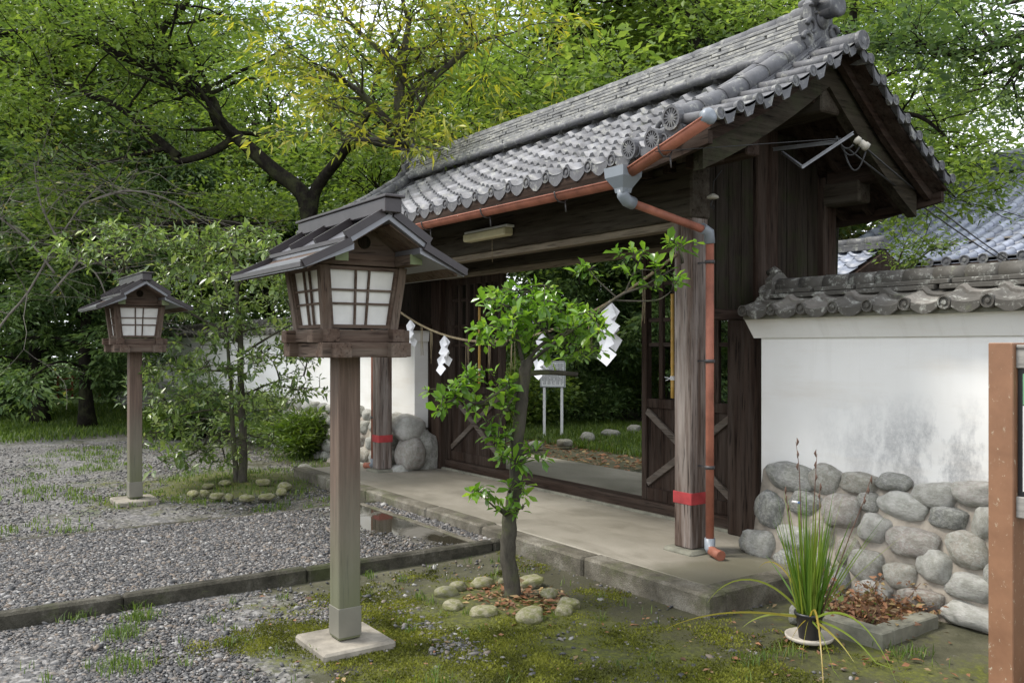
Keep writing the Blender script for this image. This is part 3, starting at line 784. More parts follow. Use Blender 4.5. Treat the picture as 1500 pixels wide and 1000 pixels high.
# main ridge: two flat bands, thin stacked courses, round cap tiles
def ridge_run(m,x0,x1,y,z,w,courses,seed):
    rg=random.Random(seed)
    z0=z
    for k,(hh,ww,st) in enumerate(courses):
        x=x0-rg.uniform(0,st)
        while x<x1:
            a=max(x0,x); b=min(x1,x+st*rg.uniform(.9,1.1)); dz=rg.uniform(-.003,.003); dw=rg.uniform(-.005,.005)
            if b-a>.03:
                m.b2(a+.002,b-.002,y-ww/2-dw,y+ww/2+dw,z0,z0+hh-.004,.004)
            x=x+st
        z0+=hh
    return z0
g=gm(); zr=zc(1)-.005
crs=[(.05,.40,.33),(.032,.36,.30)]+[(.029,.275-.006*i,.27) for i in range(6)]
ztop=ridge_run(g,-9.95,-4.02,YR,zr,.3,crs,4)
ridge=g.build('ridge',tiler,roof)
g=gm(); flute(g,[(-9.97,YR,ztop+.03),(-9,YR,ztop+.012),(-7,YR,ztop+.0),(-5,YR,ztop+.012),(-4.0,YR,ztop+.035)],.062,12,.28); g.build('ridge_cap',tile,ridge)
# half-buried filler tiles where field meets ridge
for sg in (-1,1):
    g=gm(); flute(g,[(-9.95,YR+sg*.20,zr-.005),(-4.0,YR+sg*.20,zr-.005)],.03,8,.26); g.build('ridge_edge_roll',tile,ridge)
# ridge end ornaments: demon-face plate, horned finial on top and drum
def ornament(x,s,scale=1.0,par=None,y=YR,z=zr):
    g=gm(); k=scale
    pl=[(-.23,-.02),(-.25,.06),(-.17,.10),(-.19,.18),(-.12,.22),(-.13,.32),(-.05,.40),(0,.42),(.05,.40),(.13,.32),(.12,.22),(.19,.18),(.17,.10),(.25,.06),(.23,-.02),(.12,.02),(0,-.03),(-.12,.02)]
    g.prism([(y+a*k,z+b*k) for a,b in pl],'x',x,x+s*.07*k)
    # raised centre boss and eyebrow rolls
    g.lathe((x+s*.07*k,y,z+.22*k),[(.07*k,0),(.07*k,.012),(.045*k,.016),(.04*k,.03),(.01,.035)],(s,0,0),14,True)
    for q in (-1,1):
        for (cy,cz,r) in ((.17,.04,.055),(.13,.15,.045),(.09,.29,.04)):
            pts=[(x+s*(.075)*k,y+q*(cy+math.cos(a)*r)*k,z+(cz+math.sin(a)*r)*k) for a in [i*.6 for i in range(9)]]
            g.tube(pts,[.02*k*(1-.06*i) for i in range(9)],7)
    g.build('ridge_end_ornament',tile,par if par is not None else ridge)
def finial(x,s):
    g=gm(); z=ztop+.03
    g.lathe((x-s*.12,YR,z),[(.075,-.04),(.075,.30*1),(.082,.30),(.082,.33),(.05,.335),(.02,.33)],(s,0,0),16,True)
    # up-curved tail
    pts=[(x-s*.10,YR,z+.07),(x+s*.03,YR,z+.10),(x+s*.13,YR,z+.15),(x+s*.19,YR,z+.23)]
    g.tube(pts,[.05,.06,.05,.02],9)
    for q in (-1,1): g.tube([(x+s*.02,YR+q*.05,z+.02),(x+s*.10,YR+q*.12,z+.05),(x+s*.15,YR+q*.15,z+.12)],[.035,.03,.01],7)
    g.build('finial',tile,ridge)
for x,s in ((-4.0,1),(-9.97,-1)): ornament(x,s); finial(x,s)
# gable rolls, verge tiles, bargeboards at both ends and both slopes
def nrm(S,u,e): 
    y,z=S(u); return y,z+e
for sx in (-1,1):
    xe=RX1 if sx>0 else RX0
    for S,sy in ((SF,-1),(SB,1)):
        def line(x,u0,u1,h,n=9): 
            out=[]
            for i in range(n+1):
                u=u0+(u1-u0)*i/n; y,z=S(u); out.append((x,y,z+h+up_end(x,u)))
            return out
        # outer gable roll with big medallion
        g=gm(); xx=xe-sx*.33; flute(g,line(xx,-.005,1.0,.115),.068,14,.24)
        L9=line(xx,.0,1.0,.03)
        for a,b in zip(L9[:-1],L9[1:]): g.bar(a,b,.15,.09,(0,0,1))
        y,z=S(-.005); disc(g,(xx,y+sy*.03,z+.125+up_end(xx)),(0,sy,-.1),.078,.05,14); g.build('gable_roll',tile,roof)
        # descending ridge: stacked bed and round cap, stopping short with ornament
        xx2=xe-sx*.55
        g=gm(); L1=line(xx2,.22,.99,.02)
        for a,b in zip(L1[:-1],L1[1:]): g.bar(a,b,.17,.05,(0,0,1)); 
        L2=line(xx2,.20,.99,.105); flute(g,L2,.066,12,.24); dr=g.build('descending_ridge',tile,roof)
        g=gm(); y,z=S(.17); zz=z+up_end(xx2,.17)
        pl=[(-.13,-.02),(-.15,.05),(-.09,.08),(-.10,.15),(-.03,.20),(.03,.20),(.10,.15),(.09,.08),(.15,.05),(.13,-.02)]
        g.prism([(xx2+a,zz+b) for a,b in pl],'y',y,y+sy*.05)
        for q in (-1,1):
            g.tube([(xx2+q*(.08+.045*math.cos(a)),y+sy*.055,zz+.07+.045*math.sin(a)) for a in [i*.7 for i in range(8)]],[.018]*8,6)
        g.lathe((xx2,y+sy*.05,zz+.12),[(.04,0),(.04,.01),(.02,.02)],(0,sy,0),12); g.build('ridge_end_ornament',tile,dr)
        # two lower rolls with medallions
        for off in (.50,.72):
            g=gm(); xr=xe-sx*off; flute(g,line(xr,-.01,.26 if off<.6 else .3,.045),.052,12,.2)
            y,z=S(-.01); disc(g,(xr,y+sy*.025,z+.045+up_end(xr)),(0,sy,-.1),.070,.05,14); g.build('gable_roll',tile,roof)
        # flat pan tiles between rolls
        g=gm(); L=line(xe-sx*.42,0.0,1,.018,9)
        for a,b in zip(L[:-1],L[1:]): g.bar(a,b,.28,.02,(0,0,1))
        g.build('gable_pan_tiles',tile,roof)
        # thin border roll
        g=gm(); g.tube(line(xe-sx*.262,0.0,1,.045),.014,7); g.tube(line(xe-sx*.245,0.0,1,.02),.014,7); g.build('border_roll',tile,roof)
        # verge tiles: short cross tiles stepping down the slope
        nv=8
        for i in range(nv):
            u=(i+.12)/nv; u2=(i+1.0)/nv; y,z=S(u); y2,z2=S(u2); g=gm()
            xa=xe-sx*.26; xb=xe+sx*.03; e=up_end(xe,u)
            z-=.05*u; z2-=.05*u2; za=z+.045+e; zb=z+.020+e
            # half-round nose along the lower edge
            g.tube([(xa,y+.0,za),(xb,y+.0,zb)],.034,10)
            disc(g,(xb+sx*.004,y,zb),(sx,0,0),.037,.03)
            # slab sloping up behind it, dished
            yy=y+(y2-y)*.93; zz=z+(z2-z)*.80
            k=5; vs=[]
            for j in range(k+1):
                t=j/k; yv=y+(yy-y)*t; zv=z+(zz-z)*t+e-.016*math.sin(PI*t)+.012*(1-t)
                for (x_,o) in ((xa,.052),(xb,.028)): vs+= [(x_,yv,zv+o),(x_,yv,zv+o-.018)]
            fs=[]
            for j in range(k):
                b=j*4; fs+=[(b,b+2,b+6,b+4),(b+1,b+3,b+7,b+5),(b+2,b+3,b+7,b+6),(b,b+1,b+5,b+4)]
            fs+=[(0,1,3,2),(k*4,k*4+1,k*4+3,k*4+2)]; g.add(vs,fs)
            # hanging lip on the gable side
            lipv=[(yv_,zv_) for yv_,zv_ in ((y+ (yy-y)*.18,z+e+.03),(yy,zz+e+.025),(y+(yy-y)*.80,z+(zz-z)*.6+e-.045),(y+(yy-y)*.45,z+(zz-z)*.35+e-.055))]
            g.prism(lipv,'x',xb-sx*.015,xb)
            g.build('verge_tile',tile,roof)
        # bargeboard
        n=10; ed=[]
        for i in range(n+1):
            u=.09+.91*i/n; y,z=S(u); e=up_end(xe,max(0,u)); ed.append((y,z+e-.052,z+e-.052-.255))
        g=gm(); vs=[]
        for (y,zt,zb) in ed:
            vs+=[(xe-sx*.29,y,zt),(xe-sx*.21,y,zt),(xe-sx*.21,y,zb),(xe-sx*.29,y,zb)]
        fs=[]
        for j in range(n):
            for k in range(4): a=j*4+k;b=j*4+(k+1)%4; fs.append((a,b,b+4,a+4))
        fs+=[(0,1,2,3),(n*4,n*4+1,n*4+2,n*4+3)]; g.add(vs,fs); g.build('bargeboard',barge_w,roof)
    # apex round tile over the gable and pendant board
    g=gm(); z=zc(1)-.025
    g.tube([(xe-sx*.34,YR,z+.03),(xe+sx*.06,YR,z+.0)],.062,14); disc(g,(xe+sx*.065,YR,z),(sx,0,0),.068,.03); g.build('apex_tile',tile,roof)
    # purlins running out to the bargeboards
    for y_,z_ in ((YF,2.98),(YB,2.98),(YR,3.44)):
        g=gm(); xa,xb=sorted((-7.03+sx*2.6,xe-sx*.29)); g.b2(xa,xb,y_-.07,y_+.07,z_-.09,z_+.07,.01); g.build('purlin',wx,roof)
# ---- gutters
gutter=None
def gutter_piece(a,b,par,name='gutter',r=.046):
    a=Vector(a);b=Vector(b);d=(b-a).normalized(); side=Vector((0,1,0)); up=side.cross(d); 
    if up.z<0: up=-up
    g=gm(); vs=[];n=10
    for p in (a,b):
        for rr in (r,r-.005):
            for i in range(n+1):
                an=PI*i/n; vs.append(p+side*math.cos(an)*rr-up*math.sin(an)*rr)
    W=n+1; fs=[]
    for i in range(n): fs+=[(i,i+1,2*W+i+1,2*W+i),(W+i,W+i+1,3*W+i+1,3*W+i),(i,i+1,W+i+1,W+i),(2*W+i,2*W+i+1,3*W+i+1,3*W+i)]
    fs+=[(0,W,3*W,2*W),(n,W+n,3*W+n,2*W+n)]
    g.add(vs,fs,True)
    g.tube([a+side*r*-1,b-side*r],.007,6); g.tube([a+side*r,b+side*r],.007,6)
    return g.build(name,pvc,par)
YG=3.90
g1=gutter_piece((-10.2,YG,2.735),(-4.38,YG,2.695),gate)
g2=gutter_piece((-4.30,YG,2.74),(-3.60,YG,2.945),gate)
for x,zz in [(-9.9+i*.98,2.735-.04*(i*.98+.3)/5.8) for i in range(6)]+[(-3.95,2.84)]:
    g=gm(); g.tube([(x,YG-.062,zz+.01)]+[(x,YG-.062*math.cos(a),zz-.062*math.sin(a)) for a in (0,.6,1.2,1.9,2.5,3.1)]+[(x,YG+.10,zz+.05)],.006,5)
    g.tube([(x+.02,YG+.02,zz-.05),(x+.03,YG+.02,zz-.13)],.006,5); g.build('gutter_strap',iron,g1 if x<-4.3 else g2)
g=gm(); g.lathe((-3.59,YG,2.955),[(.05,-.03),(.052,0),(.045,.02),(.02,.03)],(.96,0,.28),14); g.build('gutter_end_cap',greyp,g2)
def downpipe(x,s,zt):
    g=gm()
    # hopper
    def ring(z,a,b): return [(x-a,YG-b,z),(x+a,YG-b,z),(x+a,YG+b,z),(x-a,YG+b,z)]
    vs=ring(zt+.075,.095,.085)+ring(zt+.01,.09,.08)+ring(zt-.06,.042,.042)+ring(zt-.09,.036,.036)
    g.add(vs,[(i+k*4,(i+1)%4+k*4,(i+1)%4+(k+1)*4,i+(k+1)*4) for k in range(3) for i in range(4)]+[(0,1,2,3),(12,13,14,15)])
    g.tube([(x,YG,zt-.07),(x,YG,zt-.105),(x,YG+.03,zt-.135),(x,YG+.09,zt-.15)],.042,12); hp=g.build('rain_hopper',greyp,gate)
    xx=XR+.20 if s>0 else XL-.20
    g=gm(); e1=(xx,YF-.06,2.42)
    g.tube([(x,YG+.08,zt-.148),e1],.028,12); d1=g.build('downpipe',pvc,gate)
    g=gm(); g.tube([(xx,YF-.10,2.435),(xx,YF-.03,2.41),(xx,YF-.02,2.33)],.038,12); g.build('pipe_elbow',greyp,d1)
    g=gm(); g.tube([(xx,YF-.02,2.35),(xx-.0*s,YF-.02,.20)],.029,12); d2=g.build('downpipe',pvc,gate)
    g=gm(); g.tube([(xx,YF-.02,.25),(xx,YF-.02,.18),(xx+s*.03,YF-.03,.165)],.038,12); g.build('pipe_elbow',greyp,d2)
    g=gm(); g.tube([(xx+s*.02,YF-.03,.168),(xx+s*.09,YF-.05,.160),(xx+s*.14,YF-.06,.155)],[.034,.034,.038],12); g.build('pipe_spout',pvc,d2)
    for z in (2.2,1.5,.75):
        g=gm(); g.lathe((xx,YF-.02,z),[(.036,-.012),(.036,.012)],(0,0,1),12); g.bar((xx-s*.03,YF-.02,z),(xx-s*.12,YF-.02,z),.008,.012); g.build('pipe_clamp',iron,d2)
downpipe(-4.34,1,2.70); downpipe(-9.70,-1,2.73)
# small bell-like insulator hanging by the side wall
o=empty('insulator_bracket',PY(1044,290,4.72),'small white ceramic insulator hanging beside the front post','insulator')
m=MB(); m.lathe((0,0,0),[(.012,.03),(.04,.012),(.045,0),(.02,-.01)],(0,0,1),14); m.build('insulator',ceram,o)
m=MB(); m.tube([(0,0,.03),(-.01,.02,.12),(.03,.06,.2)],.004,5); m.tube([(0,0,-.01),(-.02,0,-.05),(.01,0,-.08),(0,.01,-.05)],.005,5); m.build('wire',wire,o)
# fluorescent light box
lt=empty('ceiling_light',(-6.98,4.58,2.62),'long pale yellow light box fixed under the front beam','light')
m=MB(); m.b2(-.36,.36,-.075,.03,.0,.075,.012); m.build('cover',fluo,lt)
m=MB(); m.b2(-.37,.37,-.05,.035,.075,.10,.005); m.build('housing',whitep,lt)
m=MB(); m.tube([(.05,0,0),(.05,0,-.12),(.052,0,-.22)],.003,4); m.build('pull_cord',straw,lt)

# bamboo poles tied to lattice
for x,lab in ((-5.44,'upright yellow bamboo pole tied behind the near front post'),(-8.52,'upright yellow bamboo pole tied on the far lattice panel')):
    b=empty('bamboo_pole',(x,5.455,1.16),lab,'bamboo pole','bamboo poles tied to the lattice')
    m=MB(); z=0; pts=[];rr=[]
    for i in range(9):
        pts+=[(0,0,i*.1),(0,0,i*.1+.09)]; rr+=[.0155,.0155]
        pts.append((0,0,i*.1+.095)); rr.append(.018)
    m.tube(pts,rr,10); m.build('pole',bamboo,b)
    m=MB(); 
    for k in range(3): m.lathe((0,0,.16+.012*k),[(.02,-.005),(.02,.005)],(0,0,1),10)
    m.tube([(0,-.02,.17),(-.06,-.03,.18)],.004,4); m.tube([(0,-.02,.17),(-.05,-.03,.15)],.004,4); m.build('tie',paper,b)

# shimenawa rope across the front posts
ropeY=YF-.10
ra=Vector((XL+.02,ropeY,2.27)); rb=Vector((XR-.05,ropeY,2.27))
def rope_at(t): 
    x=ra.x+(rb.x-ra.x)*t; return Vector((x,ropeY,2.27-.62*(1-(2*t-1)**2)))
m=MB(); pts=[rope_at(i/60) for i in range(61)]
m.tube(pts,.011,7)
for ph_ in (0,PI):
    q=[]
    for i in range(601):
        p=rope_at(i/600); a=i*.5+ph_; q.append(p+Vector((0,math.cos(a)*.008,math.sin(a)*.008)))
    m.tube(q,.006,4)
rope=m.build('straw_rope',straw); tag(rope,'thin twisted straw rope sagging between the two front posts','rope')
for t in (.03,.23,.27,.42,.50,.58,.66,.80,.83,.93):
    m=MB()
    for k in range(4):
        p=rope_at(t)+Vector((rnd.uniform(-.02,.02),rnd.uniform(-.01,.01),0)); L=rnd.uniform(.22,.36)
        m.tube([p,p+Vector((rnd.uniform(-.012,.012),0,-L*.5)),p+Vector((rnd.uniform(-.025,.025),0,-L))],.0022,4)
    m.build('straw_strand',straw,rope)
# paper streamers: chain of folded squares
def shide(x,label,big=1.0,rz=0.,z=None):
    t=(x-ra.x)/(rb.x-ra.x); p=rope_at(t)
    m=MB(); w=.085*big; c=Vector((0,0,-.01)); 
    pw=Vector((0,0,0)); tops=[]
    # three/four lozenges on alternating sides, each a folded sheet with slight twist
    for side in (0,1):
        pos=Vector((0,0,0)); 
        for k in range(4):
            s=(1 if k%2 else -1)*(1 if side==0 else -.55)
            h=.135*big if k else .15*big; tw=.25*rnd.uniform(-1,1); d=.012*(k+1)*(1 if side else -1)*big
            a=pos+Vector((0,d*.4,0)); b=pos+Vector((s*w*.9+.02*big,d,-h*.45)); cc=pos+Vector((s*w*.35,d+.01*tw,-h)); e=pos+Vector((-w*.55*(1 if s>0 else -1),d*.6-.012*tw,-h*.62))
            mid=(a+cc)/2+Vector((0,.012*tw+.008,0))
            off=Vector((0,.0012,0))
            m.add([a,b,cc,e,mid],[(0,1,4),(1,2,4),(2,3,4),(3,0,4)]); 
            pos=pos+Vector((s*w*.18,d*.5,-h*.66))
            if side and k>=2: break
    o=m.build('paper_streamer',paper,fix=False); o.location=p+Vector((0,-.014,0)); o.rotation_euler=(0,0,rz)
    tag(o,label,'paper streamer','white paper streamers hanging from the straw rope')
shide(-8.60,'white zigzag paper streamer nearest the near lantern, leftmost on the rope',.95,.35)
shide(-7.86,'white zigzag paper streamer left of the leafy young tree, over the dark doorway',1.0,.4)
shide(-6.18,'white paper streamer half hidden behind the young tree trunk',1.0,.4)
shide(-5.28,'broad white paper streamer nearest the right front post',1.25,.45)
# ================================================================== PLASTER WALLS
def plaster_wall(x0,x1,name_label,end_s,yw=5.2,seed=1,stones=None,rest=True):
    """wall along X, face at yw towards -Y. end_s: +1 its right end meets the gate, -1 its left end does"""
    base=Vector(((x0 if end_s<0 else x1),yw+.15,0)); w=empty('roofed_wall',base,name_label,'wall')
    def g_(): return gm(base)
    g=g_(); g.b2(x0,x1,yw,yw+.32,.60,1.70,.004); g.build('plaster',plaster,w)
    g=g_(); xa=x0-(.05 if end_s<0 else 0); xb=x1+(.05 if end_s>0 else 0)
    # flared cornice
    g.add([(xa,yw-.02,1.665),(xb,yw-.02,1.665),(xb,yw+.34,1.665),(xa,yw+.34,1.665),(xa-.02,yw-.10,1.80),(xb+.02,yw-.10,1.80),(xb+.02,yw+.42,1.80),(xa-.02,yw+.42,1.80)],
          [(0,3,2,1),(4,5,6,7),(0,1,5,4),(1,2,6,5),(2,3,7,6),(3,0,4,7)]); g.build('cornice',plaster,w)
    # roof
    yc=yw+.16; S1=lambda u:(yw-.19+.35*u,1.845+.13*u); S2=lambda u:(yw+.51-.35*u,1.845+.13*u)
    nt=int((x1-x0)/PIT); ox=(x0-.05 if end_s<0 else x1+.08-nt*PIT)
    rl=lambda S:(lambda u:(S(u)[0]-base[1],S(u)[1]-base[2]))
    g=g_(); g.prism([(yw-.15,1.80),(yw+.47,1.80),(yw+.47,1.83),(yc,1.955),(yw-.15,1.83)],'x',ox+.01,ox+nt*PIT-.01); rf=g.build('roof',conc2,w)
    tile_field('front_tiles',tile2,rf,ox-base[0],ox+nt*PIT-base[0],rl(S1),2,seed=seed,lift=.022,hump=.72)
    tile_field('rear_tiles',tile2,rf,ox-base[0],ox+nt*PIT-base[0],rl(S2),2,seed=seed+1,lift=.022,hump=.72)
    eave_tiles('eave_tiles',tile2,rf,ox-base[0],ox+nt*PIT-base[0],S1(0)[0]-base[1],lambda x:1.845,-1,r=.04,drop=.034)
    eave_tiles('eave_tiles',tile2,rf,ox-base[0],ox+nt*PIT-base[0],S2(0)[0]-base[1],lambda x:1.845,1,r=.04,drop=.05)
    g=g_(); e0=(x0+.05 if end_s<0 else x0); e1=(x1-.05 if end_s>0 else x1)
    zt=ridge_run(g,e0,e1,yc,1.955,.2,[(.034,.25,.36),(.034,.21,.33)],seed); g.build('ridge',tile2,rf)
    g=g_(); flute(g,[(e0,yc,zt+.02),(e1,yc,zt+.02)],.062,12,.20); g.build('ridge_cap',tile2,rf)
    xo=e0 if end_s<0 else e1
    g=g_(); s=-1 if end_s<0 else 1
    g.prism([(yc+a,1.95+b) for a,b in [(-.15,-.03),(-.17,.05),(-.10,.08),(-.10,.15),(-.03,.20),(.03,.20),(.10,.15),(.10,.08),(.17,.05),(.15,-.03)]],'x',xo,xo+s*.06)
    for q in (-1,1): g.tube([(xo+s*.065,yc+q*(.10+.045*math.cos(a)),2.0+.045*math.sin(a)) for a in [i*.7 for i in range(8)]],[.018]*8,6)
    g.tube([(xo+s*.02,yc,2.14),(xo+s*.06,yc,2.165),(xo+s*.12,yc,2.155)],[.035,.04,.02],8)
    g.build('ridge_end_ornament',tile2,rf)
    # battered stone footing: mortar body + river stones
    zt=.76; def_y=lambda z: yw-.055-.20*(1-z/zt)
    g=g_(); n=max(8,int((x1-x0)/.12)); vs=[]; rg_=random.Random(seed+3)
    rows=[(-.1,yw-.22),(.12,yw-.19),(.35,yw-.14),(.58,yw-.08),(.70,yw-.035),(.735,yw+.02)]
    for i in range(n+1):
        for (z,y) in rows:
            t=i/n; x=x0+(x1-x0)*t
            if end_s<0 : x=x+(1-t)**60*.06
            else: x=x-t**60*.06
            wv=.028*noise.noise(Vector((x*4,z*5,seed)))+.012*noise.noise(Vector((x*14,z*14,seed)))
            vs.append((x,y+wv-.02*(z>.6)*0,z+(.035*noise.noise(Vector((x*3.2,seed,0))) if z>.6 else 0)))
    k=len(rows); fs=[(i*k+j,(i+1)*k+j,(i+1)*k+j+1,i*k+j+1) for i in range(n) for j in range(k-1)]
    b=len(vs)
    for i in (0,n): 
        for (z,y) in rows: vs.append((vs[i*k][0] if z<.3 else vs[i*k+2][0],yw+.32,z))
    fs+=[(j,j+1,b+j+1,b+j) for j in range(k-1)]+[(n*k+j,n*k+j+1,b+k+j+1,b+k+j) for j in range(k-1)]
    g.add(vs,fs,True); g.build('stone_footing',mortar,w)
    return w,base,def_y
RW,RB,RDY=plaster_wall(-4.28,1.6,'white plaster wall on river stones with tiled coping, right of the gate',-1,seed=11)
def face_pt(px,py,dy):
    Y=5.1
    for _ in range(8):
        p=PY(px,py,Y); Y=dy(min(max(p.z,0),.76))
    return p,math.hypot(p.x,p.y)*.0+ (p.x*VW[0]+p.y*VW[1])
ST=[(1155,699,78,44),(1205,704,46,46),(1256,709,52,38),(1306,707,46,28),(1366,726,64,42),(1425,723,64,42),
(1126,748,42,56),(1175,738,54,40),(1232,748,58,56),(1271,736,30,32),(1320,743,70,42),(1389,760,54,40),(1443,768,36,56),
(1107,797,54,46),(1160,786,50,36),(1202,782,36,40),(1277,775,46,48),(1336,796,78,50),(1415,806,58,56),
(1150,822,40,30),(1193,826,40,34),(1240,808,34,44),(1266,829,50,52),(1317,844,48,44),(1368,831,46,54),(1418,862,76,44),(1462,846,40,50),
(1226,846,34,34),(1276,868,52,38),(1347,880,68,40),(1420,905,74,38),(1478,720,50,42),(1490,790,50,56),(1486,880,50,50),(1186,862,44,30),(1213,880,40,28)]
for i,(px,py,w_,h_) in enumerate(ST):
    p,d=face_pt(px,py,RDY)
    sx=w_/F*d/2/.80*.99; sz=h_/F*d/2*1.02
    put_stone('river_stone',p-RB+Vector((0,.045,0)),(sx,max(.09,min(sx,sz)*.95),sz),rnd.uniform(-.1,.1),wstone,RW,i)
def stone_rows(x0,x1,dy,base,w,seed,limit=None):
    rg_=random.Random(seed); zs=[(.70,.085),(.53,.095),(.35,.10),(.17,.10),(.0,.09)]; c=0
    for r,(z,h) in enumerate(zs):
        x=x0+rg_.uniform(0,.15)
        while x<x1:
            sw=rg_.uniform(.11,.17); 
            put_stone('river_stone',Vector((x+sw,dy(max(z,0))+.06,z+rg_.uniform(-.02,.02)))-base,(sw,.11,h*rg_.uniform(.9,1.12)),rg_.uniform(-.1,.1),wstone,w,rg_.randrange(9)); c+=1
            x+=sw*2+rg_.uniform(.0,.03)
    return c
stone_rows(-2.15,1.5,RDY,RB,RW,5)
LW,LB,LDY=plaster_wall(-27.0,-9.60,'long white plaster wall on river stones, left of the gate behind the shrubs',1,seed=21)
# end boulders beside the far post
for (x,y,z,sx,sy,sz,k) in ((-9.52,5.06,.62,.20,.20,.17,0),(-9.40,5.04,.30,.20,.20,.23,3),(-9.45,4.93,.08,.17,.19,.14,5),(-9.85,5.05,.68,.15,.12,.09,1),(-9.83,4.98,.47,.15,.13,.11,2),(-9.80,4.93,.24,.17,.14,.12,4),(-9.82,4.90,.03,.14,.13,.10,6),(-9.44,5.24,.28,.13,.2,.33,7)):
    put_stone('river_stone',Vector((x,y,z))-LB,(sx,sy,sz),rnd.uniform(-.3,.3),wstone,LW,k)
c=stone_rows(-14.4,-10.0,LDY,LB,LW,8)
# farther stones of the same wall: one mesh
def joined_stones(name,items,mat,parent):
    V=[];Fa=[];b=0
    for (loc,s,k) in items:
        me=SM[k%9]; co=np.zeros(len(me.vertices)*3,np.float32); me.vertices.foreach_get('co',co); co=co.reshape(-1,3)*np.array(s)+np.array(loc)
        f=np.zeros(len(me.polygons)*3,np.int32); me.polygons.foreach_get('vertices',f); Fa.append(f.reshape(-1,3)+b); V.append(co); b+=len(co)
    return npmesh(name,np.concatenate(V),np.concatenate(Fa),3,mat,parent,smooth=True)
items=[]; rg_=random.Random(4)
for z in (.69,.51,.33,.15,0):
    x=-26.8
    while x<-14.5:
        sw=rg_.uniform(.12,.18); items.append(((x+sw-LB.x,LDY(max(z,0))+.04-LB.y,z+rg_.uniform(-.02,.02)),(sw,.11,.10),rg_.randrange(9))); x+=2*sw+rg_.uniform(0,.03)
tag(joined_stones('river_stones',items,wstone,LW),'many small far river stones',kind='stuff')
# litter on top of wall stones
o=empty('plastic_scrap',PY(1166,735,5.0),'tiny white and blue plastic scrap on the stones behind the potted iris','litter')
m=MB(); m.tube([(-.03,0,0),(.02,0,0)],.008,8); m.build('tube',whitep,o)
m=MB(); m.tube([(.021,0,0),(.035,0,0)],.009,8); m.build('cap',plain('blue_plastic',(.03,.12,.5)),o)

